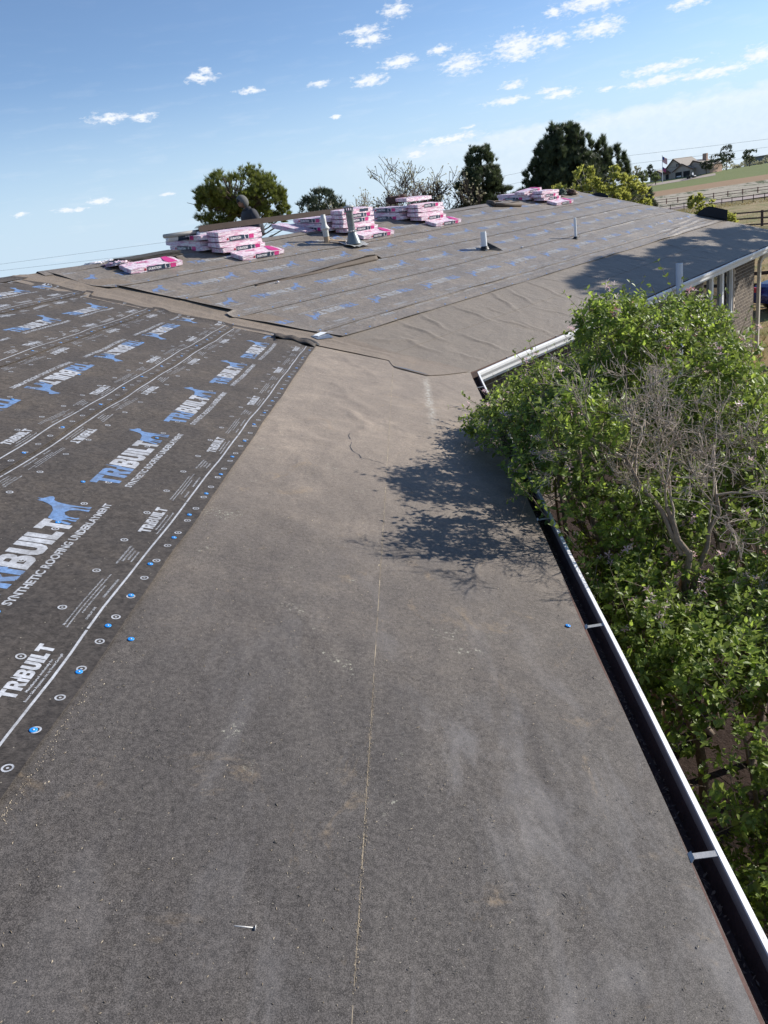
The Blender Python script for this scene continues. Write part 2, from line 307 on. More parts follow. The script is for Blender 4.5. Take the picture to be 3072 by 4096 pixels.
def fold(u, v, a, b, w, h):
    """soft ridge of height h and width w along the segment a-b"""
    ax, ay = a; dx, dy = b[0] - ax, b[1] - ay; L2 = dx * dx + dy * dy
    s = ((u - ax) * dx + (v - ay) * dy) / L2; sc_ = np.clip(s, 0, 1)
    wob = 0.02 * np.sin(s * 9 + ax * 7)
    L = math.sqrt(L2); off = ((u - ax) * dy - (v - ay) * dx) / L + wob
    end = np.maximum(0, np.abs(s - 0.5) - 0.5) * L
    return h * np.exp(-(off / w) ** 2) * np.exp(-(end / (0.12)) ** 2) * (0.35 + 0.65 * np.sin(np.pi * np.clip(sc_, 0.02, 0.98)))
rf = random.Random(3)
NF = [((1.75, -3.2), (1.15, -4.0), .09, .012), ((.85, -4.4), (.25, -4.0), .08, .007), ((1.7, -6.4), (1.05, -6.9), .10, .008), ((.8, -5.2), (.3, -5.0), .08, .006), ((1.45, -2.2), (1.0, -3.0), .07, .010), ((1.6, -4.4), (1.25, -4.9), .07, .008), ((.95, -7.6), (.5, -7.2), .10, .005), ((1.32, -2.91), (1.11, -3.33), .05, .016), ((1.11, -3.33), (1.18, -3.78), .035, .014), ((1.6, -3.86), (1.19, -4.18), .06, .010), ((1.19, -1.49), (.97, -1.55), .05, .008),
      ((1.54, -.29), (1.12, -1.23), .05, .008), ((.93, -2.33), (.2, -2.02), .05, .006), ((1.7, -2.2), (1.2, -2.6), .07, .008), ((1.5, -5.6), (1.1, -5.9), .08, .005), ((1.6, -1.6), (1.3, -2.4), .06, .008),
      ((.8, -3.3), (.35, -3.1), .05, .005), ((.7, -1.5), (.3, -1.2), .05, .005), ((1.75, -4.9), (1.35, -5.3), .06, .007)]
FF = [((1.72, 1.39), (1.11, 1.14), .035, .020), ((1.70, 2.18), (.95, 2.10), .03, .016), ((.77, 1.13), (.15, 1.12), .035, .017), ((1.67, 3.36), (1.0, 2.92), .03, .018), ((1.64, 3.82), (1.0, 3.48), .03, .016),
      ((.93, 2.24), (.3, 2.3), .03, .017), ((.63, 2.43), (.06, 2.3), .03, .013), ((1.72, .85), (.9, .74), .04, .020), ((1.75, 5.13), (1.32, 5.23), .03, .013), ((1.8, 4.67), (.85, 4.32), .03, .014), ((1.5, -.1), (1.1, .35), .05, .016),
      ((1.35, 2.6), (1.02, 2.55), .03, .012), ((1.5, 6.2), (1.05, 6.1), .03, .010), ((.85, 3.3), (.25, 3.5), .03, .012), ((.8, 4.6), (.3, 4.5), .03, .011), ((1.55, 8.45), (1.03, 8.6), .02, .012), ((1.64, 10.9), (1.06, 10.65), .02, .012), ((1.53, 12.15), (1.05, 11.83), .02, .012),
      ((1.2, 7.3), (.9, 7.25), .03, .008), ((.5, .45), (.1, .5), .04, .012), ((1.3, .3), (.6, .25), .04, .014)]
for i in range(16):
    t0 = rf.uniform(.3, 15); r0 = rf.uniform(.6, 1.6); FF.append(((r0, t0), (r0 - rf.uniform(.25, .5), t0 + rf.uniform(-.15, .12)), rf.uniform(.02, .035), rf.uniform(.005, .010)))
# folds pulled in the underlayment towards the gable end, and along the laps
TFold = [((1.95, 11.8), (2.25, 15.3), .035, .030), ((1.80, 10.5), (1.9, 15.6), .04, .038), ((2.3, 13.2), (2.45, 15.6), .03, .026), ((2.1, 5.8), (2.2, 14.5), .025, .022), ((2.05, .3), (2.12, 6), .02, .016),
         ((1.9, 1.2), (1.92, 7.5), .02, .012), ((3.1, 9), (3.2, 15.5), .03, .02), ((2.7, 12.5), (2.6, 15.6), .03, .022), ((4.1, 10), (4.15, 15.5), .03, .02), ((3.5, 13.5), (3.05, 15.6), .03, .02), ((4.9, 12.5), (5.1, 15.6), .03, .02), ((2.5, 9.3), (2.42, 12.5), .025, .014),
         ((5.7, .5), (5.75, 6), .03, .012), ((4.6, 4.2), (4.9, 6.0), .03, .012), ((2.35, 1.5), (2.45, 3.5), .025, .009)]
def hn(run, y):
    z = 0.004 * np.sin(run * 3.1 + y * 1.3) * np.cos(y * 1.9)
    f_ = 0
    for a, b, w, h in NF: f_ = f_ + fold(run, y, a, b, w, h)
    return z * np.clip((1.95 - run) / .1, 0, 1) + f_ * np.clip((1.84 - run) / .12, 0, 1) - .014 * np.clip((run - 1.90) / .06, 0, 1)
def hf(run, t):
    z = 0.004 * np.sin(run * 4 + t * 1.1) * np.cos(t * 1.7 + run)
    for a, b, w, h in FF: z = z + fold(run, t, a, b, w, h)
    return z - .012 * np.clip((run - 1.82) / .06, 0, 1)
def htn(run, y):
    return 0.005 * np.sin(run * 5.1 + y * .9) * np.cos(y * 1.7 + run) + 0.004 * np.sin(y * 4.3 + run * 9) + .003 * np.sin(y * 9.1 - run * 4) * np.sin(run * 6 + y)
def htf(run, t):
    z = 0.006 * np.sin(run * 5.1 + t * .9) * np.cos(t * 1.7 + run) + 0.003 * np.sin(t * 4.3 + run * 9)
    for a, b, w, h in TFold: z = z + fold(run, t, a, b, w, h)
    return z

def pl(pts):
    xs = [p[0] for p in pts]; ys = [p[1] for p in pts]
    return lambda r: np.interp(r, xs, ys)
def sheet(name, mt, r0, r1, s0, s1, xy, hfun, base, parent, dr=0.04, ds=0.06, lift=None):
    """a membrane over run r0..r1 and along s0(run)..s1(run), with a thin rim"""
    nr = max(2, int((r1 - r0) / dr) + 1); Rr = np.linspace(r0, r1, nr)
    smin = float(np.min(s0(Rr))); smax = float(np.max(s1(Rr))); nsg = max(2, int((smax - smin) / ds) + 1)
    u = np.linspace(0, 1, nsg)
    RR, UU = np.meshgrid(Rr, u, indexing='ij'); SS = s0(RR) + (s1(RR) - s0(RR)) * UU
    x, y = xy(RR, SS); z = roofz(x, y) + base(RR) + hfun(RR, SS)
    if lift is not None: z = z + lift(RR, SS)
    V = np.stack([x, y, z], -1).reshape(-1, 3)
    idx = np.arange(nr * nsg).reshape(nr, nsg)
    F = np.stack([idx[:-1, :-1], idx[1:, :-1], idx[1:, 1:], idx[:-1, 1:]], -1).reshape(-1, 4)
    ring = np.concatenate([idx[0, :], idx[1:, -1], idx[-1, ::-1][1:], idx[::-1, 0][1:]])
    V2 = V[ring].copy(); V3 = V2.copy(); V3[:, 2] -= 0.003; o = len(V); m = len(ring)
    F2 = np.array([[o + i, o + (i + 1) % m, o + m + (i + 1) % m, o + m + i] for i in range(m)])
    me = np_mesh(name, np.concatenate([V, V2, V3]), np.concatenate([F, F2]))
    ob = link(name, me, mt, parent, True)
    # make sure it faces up
    if me.polygons[0].normal.z < 0: me.flip_normals()
    return ob
cst = lambda v: (lambda r: np.full_like(np.asarray(r, float), v))

house = empty('ranch_house', (0, 0, 0)); tag(house, 'single storey brick ranch house with the low roof stripped to felt and printed underlayment', 'house')
# decks (both slopes of both wings)
mb = MB(); yv = lambda r: r * TV
def npt(r, y, h=-0.02): p = near(r, y); p.z += h; return p
def fpt(r, t, h=-0.02): p = far(r, t); p.z += h; return p
R2 = 2 * RID
top = [[npt(0.02, -14), npt(0.02, yv(0.02)), npt(RID, yv(RID)), npt(RID, -14)], [npt(RID, -14), npt(RID, yv(RID)), npt(R2, yv(R2)), npt(R2, -14)],
       [fpt(0.02, -yv(0.02)), fpt(0.02, 15.97), fpt(RID, 15.97), fpt(RID, -yv(RID))], [fpt(RID, -yv(RID)), fpt(RID, 15.97), fpt(R2, 15.97), fpt(R2, -yv(R2))]]
for q in top: mb.prism([p - Vector((0, 0, .02)) for p in q], (0, 0, .02))
mb.build('roof_deck', M['deck'], house)
# back slopes' membrane
mb = MB()
for q in (top[1], top[3]): mb.prism([p + Vector((0, 0, .004)) for p in q], (0, 0, .022))
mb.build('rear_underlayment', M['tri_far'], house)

# --- felts
nend = lambda r: r * TV + 0.02
sheet('felt_sheet', M['felt_near'], -0.012, 1.06, cst(-14), nend, nxy, hn, lambda r: 0.000 + 0 * r, house, .03, .035)
sheet('felt_sheet', M['felt_near'], 0.935, 2.15, cst(-14), nend, nxy, hn, lambda r: 0.0035 + 0 * r, house, .03, .035)
fst = lambda r: -r * TV - 0.02
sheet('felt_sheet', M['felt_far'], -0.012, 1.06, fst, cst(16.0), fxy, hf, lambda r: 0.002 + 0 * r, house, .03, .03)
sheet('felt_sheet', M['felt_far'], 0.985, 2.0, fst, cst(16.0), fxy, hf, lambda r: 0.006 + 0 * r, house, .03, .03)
# valley felt, one strip folded along the valley: near edge and far edge
vn = pl([(0, .0), (.05, -.06), (.33, -.47), (.53, -.70), (.94, -.48), (.955, -.12), (1.4, .03), (1.88, .14), (2.3, .3), (3, .45), (4, .75), (5, 1.0), (6.4, 1.5)])
def vxy(r, w):  # w 0..1 across the strip, all in plan
    xa, ya = nxy(r, vn(r)); xb, yb = fxy(r, -r * TV + np.interp(r, [0, .4, 1.0, 1.85, 2.0, 6.4], [.05, .1, .12, .35, .5, .75])); xv, yv_ = nxy(r, r * TV)
    w2 = w * 2; x = np.where(w2 < 1, xa + (xv - xa) * w2, xv + (xb - xv) * (w2 - 1)); y = np.where(w2 < 1, ya + (yv_ - ya) * w2, yv_ + (yb - yv_) * (w2 - 1)); return x, y
def vh(r, w):
    z = 0.006 * np.sin(r * 5 + w * 7) * np.sin(w * 3.14) + 0.012 * np.exp(-((w - .5 + .06 * np.sin(r * 2.2)) / .08) ** 2) + .009 * np.exp(-((w - .3 - .1 * np.sin(r * 1.5)) / .04) ** 2)
    return z * np.clip((r - .2) / 1.6, .15, 1) + np.where((w < .04) & (r < 2), .004, 0)
sheet('valley_felt', M['felt_valley'], 0.02, RID, cst(0), cst(1), vxy, vh, lambda r: np.interp(r, [0, 1.6, 2.2], [.0075, .009, .012]), house, .04, .03)

# --- near underlayment courses
NA = [1.985, 3.085, 4.155, 5.235]
nends = [pl([(1.88, .16), (2.10, .08), (2.38, -.02), (2.42, .46), (2.53, .55), (3.05, .66)]), pl([(2.98, .60), (3.15, .69), (3.48, .74), (3.85, .80), (4.02, 1.03), (4.12, 1.05)]),
         pl([(4.05, .86), (4.3, .95), (4.57, 1.07), (5.0, 1.14), (5.10, 1.55), (5.3, 1.6)]), pl([(5.13, 1.35), (5.6, 1.55), (6.3, 1.7), (6.4, 1.75)])]
near_sheets = []
for k, a in enumerate(NA):
    e0 = a - .105; e1 = min(a + 1.06, RID)
    ln = (lambda kk: (lambda r, y: .02 * np.exp(-((y - nends[kk](r)) / .06) ** 2) + .004 * np.exp(-((r - (NA[kk] - .105)) / .03) ** 2)))(k)
    o = sheet('underlayment_sheet', M['tri_near'], e0, e1, cst(-14), nends[k], nxy, htn, (lambda e0, e1: (lambda r: .014 - .006 * (r - e0) / (e1 - e0)))(e0, e1), house, .04, .06, lift=ln)
    near_sheets.append(o)
# --- far underlayment courses
FE = [(1.765, 2.2), (2.07, 3.2), (3.13, 4.25), (4.14, 5.2), (5.13, RID)]
fsts = [pl([(1.76, -.36), (2.05, -.46), (2.2, -.5)]), pl([(2.07, -.52), (2.72, -.79), (3.15, -1.0), (3.2, -1.0)]), pl([(3.13, -1.06), (3.30, -1.01), (3.34, -.84), (4.2, -1.1)]),
        pl([(4.14, -1.10), (5.2, -1.46)]), pl([(5.13, -1.58), (5.35, -1.73), (6.28, -1.87), (6.4, -1.9)])]
far_sheets = []
for k, (e0, e1) in enumerate(FE):
    def ln(r, t, k=k, e0=e0):
        z = (.010, .018, .028, .022, .012)[k] * np.exp(-((t - fsts[k](r)) / .05) ** 2) + .005 * np.exp(-((r - e0) / .03) ** 2)
        if k == 3:  # long lifted lap that has come loose
            am = np.interp(t, [0, .3, 1.5, 3.0, 3.36, 3.5], [0, .006, .022, .09, .08, 0]); z = z + am * np.clip(1 - (r - e0) / .36, 0, 1) ** 1.5
        return z
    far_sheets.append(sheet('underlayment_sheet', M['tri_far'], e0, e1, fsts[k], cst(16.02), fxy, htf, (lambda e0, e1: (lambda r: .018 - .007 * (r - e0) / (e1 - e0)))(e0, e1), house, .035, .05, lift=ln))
# ridge strip of folded underlayment along both ridges
def strip_mesh(A, Bp, w, hh, seg=60):
    V = []; F = []
    d = (Bp - A); side = Vector((d.y, -d.x, 0)).normalized()
    for i in range(seg + 1):
        c = A + d * i / seg
        for j, (o, z) in enumerate(((-w, -S * w), (-w * .5, -S * w * .5), (0, .0), (w * .5, -S * w * .5), (w, -S * w))):
            V.append(c + side * o + Vector((0, 0, z + hh + .006 * math.sin(i * .9 + j))))
    for i in range(seg):
        for j in range(4): F.append((i * 5 + j, (i + 1) * 5 + j, (i + 1) * 5 + j + 1, i * 5 + j + 1))
    return V, F
V, F = strip_mesh(far(RID, -2.0), far(RID, 15.98), .22, .022); mb = MB(); mb.add(V, F); mb.build('ridge_strip', M['tri_far'], house, True)
V, F = strip_mesh(near(RID, -14), near(RID, 1.9), .22, .022); mb = MB(); mb.add(V, F); mb.build('ridge_strip', M['tri_near'], house, True)

# ------------------------------------------------------------------ printed marks
def spline_mesh(loops):
    cu = bpy.data.curves.new('tmp', 'CURVE'); cu.dimensions = '2D'; cu.fill_mode = 'BOTH'
    for lp in loops:
        sp = cu.splines.new('POLY'); sp.points.add(len(lp) - 1)
        for p, q in zip(sp.points, lp): p.co = (q[0], q[1], 0, 1)
        sp.use_cyclic_u = True
    return conv(cu)
def conv(cu):
    ob = bpy.data.objects.new('tmp', cu); COL.objects.link(ob)
    me = bpy.data.meshes.new_from_object(ob.evaluated_get(bpy.context.evaluated_depsgraph_get()))
    me.calc_loop_triangles(); V = [v.co.xy[:] for v in me.vertices]; F = [tuple(p.vertices) for p in me.loop_triangles]
    bpy.data.objects.remove(ob); bpy.data.meshes.remove(me)
    T = []
    for f in F:
        for i in range(1, len(f) - 1): T.append((f[0], f[i], f[i + 1]))
    V = np.array(V, float).reshape(-1, 2); T = np.array(T, int).reshape(-1, 3)
    a, b, c = V[T[:, 0]], V[T[:, 1]], V[T[:, 2]]; cr = (b[:, 0] - a[:, 0]) * (c[:, 1] - a[:, 1]) - (b[:, 1] - a[:, 1]) * (c[:, 0] - a[:, 0]); T[cr < 0] = T[cr < 0][:, ::-1]
    return V, T[np.abs(cr) > 1e-9]
_tc = {}
def text_mesh(s, h=1.0, bold=0.02, w=None, space=1.0):
    key = (s, bold, space)
    if key not in _tc:
        cu = bpy.data.curves.new('tmp', 'FONT'); cu.body = s; cu.size = 1.0; cu.offset = bold; cu.resolution_u = 2; cu.space_character = space
        V, T = conv(cu); V[:, 0] -= V[:, 0].min(); _tc[key] = (V, T)
    V, T = _tc[key]; V = V.copy(); V *= h / 0.72
    if w: V[:, 0] *= w / V[:, 0].max()
    return V, T
def ring_loop(r, n=18, cx=0, cy=0): return [(cx + r * math.cos(2 * math.pi * i / n), cy + r * math.sin(2 * math.pi * i / n)) for i in range(n)]
LET = {'T': (.86, [[(0, 1), (.86, 1), (.86, .74), (.57, .74), (.57, 0), (.27, 0), (.27, .74), (0, .74)]]),
       'R': (.80, [[(0, 0), (.29, 0), (.29, .33), (.36, .33), (.52, 0), (.82, 0), (.62, .40), (.76, .52), (.78, .80), (.68, .95), (.55, 1), (0, 1)], [(.29, .56), (.29, .78), (.46, .78), (.52, .72), (.52, .62), (.46, .56)]]),
       'I': (.30, [[(0, 0), (.3, 0), (.3, 1), (0, 1)]]),
       'B': (.82, [[(0, 0), (.60, 0), (.76, .09), (.82, .22), (.82, .36), (.74, .50), (.66, .54), (.74, .60), (.78, .72), (.76, .86), (.66, .97), (.55, 1), (0, 1)], [(.29, .22), (.29, .42), (.48, .42), (.53, .37), (.53, .27), (.48, .22)], [(.29, .62), (.29, .79), (.46, .79), (.5, .75), (.5, .66), (.46, .62)]]),
       'U': (.80, [[(0, 1), (.29, 1), (.29, .36), (.34, .25), (.46, .25), (.51, .36), (.51, 1), (.80, 1), (.80, .30), (.72, .10), (.58, 0), (.22, 0), (.08, .10), (0, .30)]]),
       'L': (.62, [[(0, 0), (.62, 0), (.62, .26), (.3, .26), (.3, 1), (0, 1)]])}
def word(s, slant=0.0):
    out = []; x = 0
    for ch in s:
        w, lp = LET[ch]; out.append([[(px + x + slant * py, py) for px, py in l] for l in lp]); x += w + .06
    return out, x - .06
wl, wlen = word('TRIBUILT')
# the first I is cut by a flash that joins R and B
wl[2] = [[(1.78, 0), (2.06, 0), (2.06, .50), (2.16, .50), (1.98, 1.10), (1.92, .62), (1.78, .62)]]
LOGO_BLUE = spline_mesh([l for c in wl[:3] for l in c]); LOGO_GREY = spline_mesh([l for c in wl[3:] for l in c]); SMALL = spline_mesh([l for c in wl for l in c])
# dog silhouette standing to the right of the word, head raised and forward
DOG = spline_mesh([[(5.00, .12), (5.16, .08), (5.24, .30), (5.30, .52), (5.42, .50), (5.46, .34), (5.40, .18), (5.42, .02), (5.58, .02), (5.56, .10), (5.52, .14), (5.58, .36), (5.60, .50), (5.68, .34), (5.64, .16), (5.66, .02), (5.84, .02), (5.80, .10), (5.76, .16),
                    (5.80, .40), (5.96, .62), (6.22, .74), (6.50, .66), (6.62, .34), (6.60, .06), (6.58, -.06), (6.82, -.06), (6.80, .04), (6.74, .10), (6.78, .44), (6.84, .80), (6.92, .60), (6.92, .10), (6.90, -.02), (7.12, -.02), (7.10, .08), (7.04, .14),
                    (7.06, .60), (7.10, 1.0), (7.18, 1.34), (7.34, 1.58), (7.62, 1.66), (7.74, 1.76), (7.70, 1.88), (7.50, 1.96), (7.38, 2.04), (7.34, 2.24), (7.22, 2.04), (7.10, 2.16), (7.06, 1.92), (6.94, 1.70), (6.70, 1.42), (6.30, 1.22), (5.80, 1.12), (5.46, 1.08), (5.30, .86), (5.18, .56), (5.06, .36)]])
DOG[0][:, 0] = (DOG[0][:, 0] - 5.0) * .74 * .158; DOG[0][:, 1] *= .125
for q_ in (LOGO_BLUE, LOGO_GREY): q_[0][:, 0] *= .97
RING = spline_mesh([ring_loop(.0175), ring_loop(.0115)]); DOT = spline_mesh([ring_loop(.0045, 8)])
class Print:
    """collects flat print and lays it on a sheet; uv -> plan by place()"""
    def __init__(s): s.V = []; s.T = []; s.n = 0
    def add(s, mesh, u0, v0, scale=1.0, sgn=1):
        V, T = mesh; U = np.stack([u0 + sgn * V[:, 0] * scale, v0 + sgn * V[:, 1] * scale], -1); s.V.append(U); s.T.append(T + s.n); s.n += len(V)
    def bar(s, u0, u1, v0, v1, step=.25):
        n = max(1, int(abs(u1 - u0) / step)); us = np.linspace(u0, u1, n + 1)
        V = np.array([(u, v) for u in us for v in (v0, v1)]); T = []
        for i in range(n): a = 2 * i; T += [(a, a + 2, a + 3), (a, a + 3, a + 1)]
        s.V.append(V); s.T.append(np.array(T) + s.n); s.n += len(V)
    def build(s, name, mt, parent, xy, hfun, base, lim, lift=0.0012):
        if not s.n: return
        U = np.concatenate(s.V); T = np.concatenate(s.T)
        run = U[:, 1]; q = U[:, 0]
        lo, hi, r0, r1 = lim
        ok = (q > lo(run)) & (q < hi(run)) & (run > r0) & (run < r1)
        T = T[ok[T].all(1)]
        if not len(T) or ('logo' in name and len(T) < 12): return
        x, y = xy(run, q); z = roofz(x, y) + base(run) + hfun(run, q) + lift
        V = np.stack([x, y, z], -1); used = np.unique(T); mp = -np.ones(len(V), int); mp[used] = np.arange(len(used))
        me = np_mesh(name, V[used], mp[T]); o = link(name, me, mt, parent)
        # print must face up
        if len(me.polygons) and sum(p.normal.z for p in list(me.polygons)[:50]) < 0: me.flip_normals()
        if 'logo' not in name: o['kind'] = 'stuff'
        return o
PER = 1.393
def lay(sheet_ob, A, big0, flip, xy, hfun, base, lim, umin, umax, fine_text, ink_far=False):
    """print one roll: A = run of its lower line, big0 = where one large logo starts"""
    blues = []; grey = Print(); small = Print(); rings = Print(); W_ = .965
    sg = -1 if flip else 1
    vv = (lambda o: A + W_ - o) if flip else (lambda o: A + o)
    n0 = int((umin - big0) / PER) - 2; n1 = int((umax - big0) / PER) + 2
    for i in range(n0, n1 + 1):
        u = big0 + i * PER
        sc_ = .148
        blue = Print(); blues.append(blue); blue.add(LOGO_BLUE, u, vv(.40), sc_, sg); grey.add(LOGO_GREY, u, vv(.40), sc_, sg); blue = Print(); blues.append(blue); blue.add(DOG, u + sg * .793, vv(.405), 1, sg)
        V, T = text_mesh('SYNTHETIC ROOFING UNDERLAYMENT', .037, .028, 1.11); grey.add((V, T), u, vv(.325), 1, sg)
        for side in (0, 1):   # both margins carry the small marks, the far one upside down to this one
            s2 = sg if side == 0 else -sg
            f2 = (lambda o: vv(o)) if side == 0 else (lambda o: vv(W_ - o))
            ub = u - sg * .55 if side == 0 else u + sg * .95
            small.add((SMALL[0], SMALL[1]), ub, f2(.058), .0565, s2)
            if fine_text:
                for s_, du, w, dv, hgt in (('Manufactured exclusively for', .05, .20, .038, .0085), ('Beacon Sales Acquisition, Inc. by Owens Corning®', .0, .29, .020, .0085),
                                           ('Slip resistance may vary with weather conditions, weather, footwear and roof pitch.', .46, .40, .083, .0075), ('La resistencia al deslizamiento puede variar según las condiciones de la superficie, el clima,', .45, .46, .068, .0075), ('el tipo de calzado y la inclinación del techo', .56, .24, .053, .0075),
                                           ('OVERLAP LINE', .52, .095, .022, .009), ('LÍNEA DE SUPERPOSICIÓN', .70, .17, .022, .009),
                                           ('MEETS OR EXCEEDS ASTM D226 TYPE I,', 1.02, .20, .083, .0085), ('D4869 TYPE IV, ASTM D8257', 1.05, .15, .066, .0085), ('& CAN/CSA A123.3', 1.07, .10, .049, .0085), ('www.becn.com', 1.05, .11, .030, .011)):
                    small.add(text_mesh(s_, hgt, .02, w), ub + s2 * du, f2(dv), 1, s2)
            else:
                for du, w, dv in ((0, .26, .03), (.46, .42, .083), (.47, .4, .066), (.52, .3, .048), (1.0, .2, .083), (1.02, .16, .062), (1.04, .12, .04)):
                    a = ub + s2 * du; b_ = a + s2 * w; small.bar(min(a, b_), max(a, b_), f2(dv), f2(dv) + .007)
    n0 = int(umin / .174) - 1; n1 = int(umax / .174) + 1; ph = (big0 % .348)
    for i in range(n0, n1):
        u = i * .174 + ph + .02
        if u < umin or u > umax: continue
        for o in (-.066, W_ + .066):
            rings.add(RING, u, vv(o)); rings.add(DOT, u, vv(o))
        if i % 2 == 0:
            for o in (.139, .455, W_ - .139):
                rings.add(RING, u + .01, vv(o)); rings.add(DOT, u + .01, vv(o))
    for o in (0, W_):
        u = umin
        while u < umax:
            grey.bar(u + .004, u + PER - .006, vv(o) - .0045, vv(o) + .0045, .14); u += PER
    if xy is fxy: ib, ig = M['ink_blue_far'], M['ink_grey_far']
    else: ib, ig = M['ink_blue'], M['ink_grey']
    for p_, nm, mt in (*[(b_, 'printed_logo', ib) for b_ in blues], (grey, 'printed_lettering', ig), (small, 'small_lettering', ig), (rings, 'nail_ring_print', ig)):
        p_.build(nm, mt, sheet_ob, xy, hfun, base, lim)
NB = [-5.53, -2.80, -1.94, -.25]; NFL = [False, True, False, False]
def nlim(k): return (lambda r: np.full_like(r, -13.9), lambda r: nends[k](r) - .02, NA[k] - .10, (NA[k + 1] - .112) if k < 3 else RID - .02)
for k, a in enumerate(NA):
    e0 = a - .105; e1 = min(a + 1.06, RID)
    lay(near_sheets[k], a, NB[k], NFL[k], nxy, (lambda k: (lambda r, y: htn(r, y) + .004 * np.exp(-((r - (NA[k] - .105)) / .03) ** 2) + .02 * np.exp(-((y - nends[k](r)) / .06) ** 2)))(k), (lambda e0, e1: (lambda r: .014 - .006 * (r - e0) / (e1 - e0)))(e0, e1), nlim(k), -9.8, 1.6, k < 2)
FB = [(2.10 - .965, .96 - .4, True), (2.15, .96, True), (3.22, -.13, False), (4.22, .80, False), (5.2, .3, False)]
for k, (A_, b0, fl) in enumerate(FB):
    e0, e1 = FE[k]; hi_ = FE[k + 1][0] - .01 if k < 4 else RID - .03
    if k == 3: lo_ = e0 + .02
    lay(far_sheets[k], A_, b0, fl, fxy, (lambda r, t, k=k, e0=e0: htf(r, t) + .005 * np.exp(-((r - e0) / .03) ** 2) + (np.interp(t, [0, .3, 1.5, 3.0, 3.36, 3.5], [0, .006, .022, .09, .08, 0]) * np.clip(1 - (r - e0) / .36, 0, 1) ** 1.5 if k == 3 else 0)),
        (lambda e0, e1: (lambda r: .018 - .007 * (r - e0) / (e1 - e0)))(e0, e1), (lambda r, k=k: fsts[k](r) + .05, lambda r: np.full_like(r, 15.95), e0 + .01, hi_), -2.2, 16, False)

# cap nails
def cap_proto():
    mb = MB(); mb.lathe((0, 0, 0), [(.0125, 0), (.0128, .0015), (.0105, .0028), (.005, .0022), (.0001, .0026)], 16); mb.cur = 1; mb.lathe((0, 0, .0022), [(.004, 0), (.004, .0012), (.0001, .0016)], 8)
    return mb
cap_me = None
def cap(parent, P, nrm, name='cap_nail'):
    global cap_me
    if cap_me is None:
        o = cap_proto().build(name, [M['cap_blue'], M['steel']], parent, True); cap_me = o.data
    else:
        o = bpy.data.objects.new(name, cap_me); COL.objects.link(o); o.parent = parent
    q = Vector((0, 0, 1)).rotation_difference(nrm) @ Matrix.Rotation(random.random() * 6, 3, 'Z').to_quaternion()
    o.location = P; o.rotation_mode = 'QUATERNION'; o.rotation_quaternion = q
    return o
def n_at(k, run, y):
    a = NA[k]; e0 = a - .105; e1 = min(a + 1.06, RID); return Vector((-run, y, float(roofz(np.array(-run), np.array(y))) + .014 - .006 * (run - e0) / (e1 - e0) + float(htn(run, y)) + .001))
def f_at(k, run, t):
    e0, e1 = FE[k]; x, y = fxy(run, t); return Vector((x, y, float(roofz(np.array(x), np.array(y))) + .018 - .007 * (run - e0) / (e1 - e0) + float(htf(run, t)) + .001))
# places read from the photograph along the lowest lap, then the other laps
for run, y in ((1.925, -7.60), (1.92, -7.27), (1.926, -6.97), (1.922, -6.72), (1.935, -6.42), (1.92, -6.10), (1.93, -5.78), (1.92, -5.45), (1.915, -5.10), (1.925, -4.72), (1.92, -4.33), (1.93, -3.9), (1.92, -3.5), (1.93, -3.05), (1.92, -2.55), (1.93, -2.0), (1.92, -1.5), (1.93, -.9), (1.92, -.3), (2.33, -6.98), (2.46, -6.12), (2.56, -5.55), (2.44, -4.6)):
    cap(near_sheets[0], n_at(0, run, y), NN)
for k in (1, 2, 3):
    y = -7.5
    while y < .5 + .3 * k:
        cap(near_sheets[k], n_at(k, NA[k] - .05 + random.uniform(-.03, .02), y), NN); y += random.uniform(.35, .8)
    y = -6.5
    while y < .2 + .3 * k:
        cap(near_sheets[k], n_at(k, NA[k] + .45 + random.uniform(-.06, .06), y), NN); y += random.uniform(.8, 1.3)
for k in range(5):
    t = fsts[k](FE[k][0] + .05) + .15
    while t < 13:
        cap(far_sheets[k], f_at(k, FE[k][0] + .055 + random.uniform(-.015, .015), t), FN); t += random.uniform(.45, .75)
    if k:
        t = 0
        while t < 10:
            cap(far_sheets[k], f_at(k, FE[k][0] + random.uniform(.4, .6), t), FN); t += random.uniform(1.1, 1.9)
cap(house, Vector((-.073, -6.378, .0235)), NN)
cap(house, near(1.83, -7.02, .006), NN); cap(house, far(1.85, -.62, .03), FN)

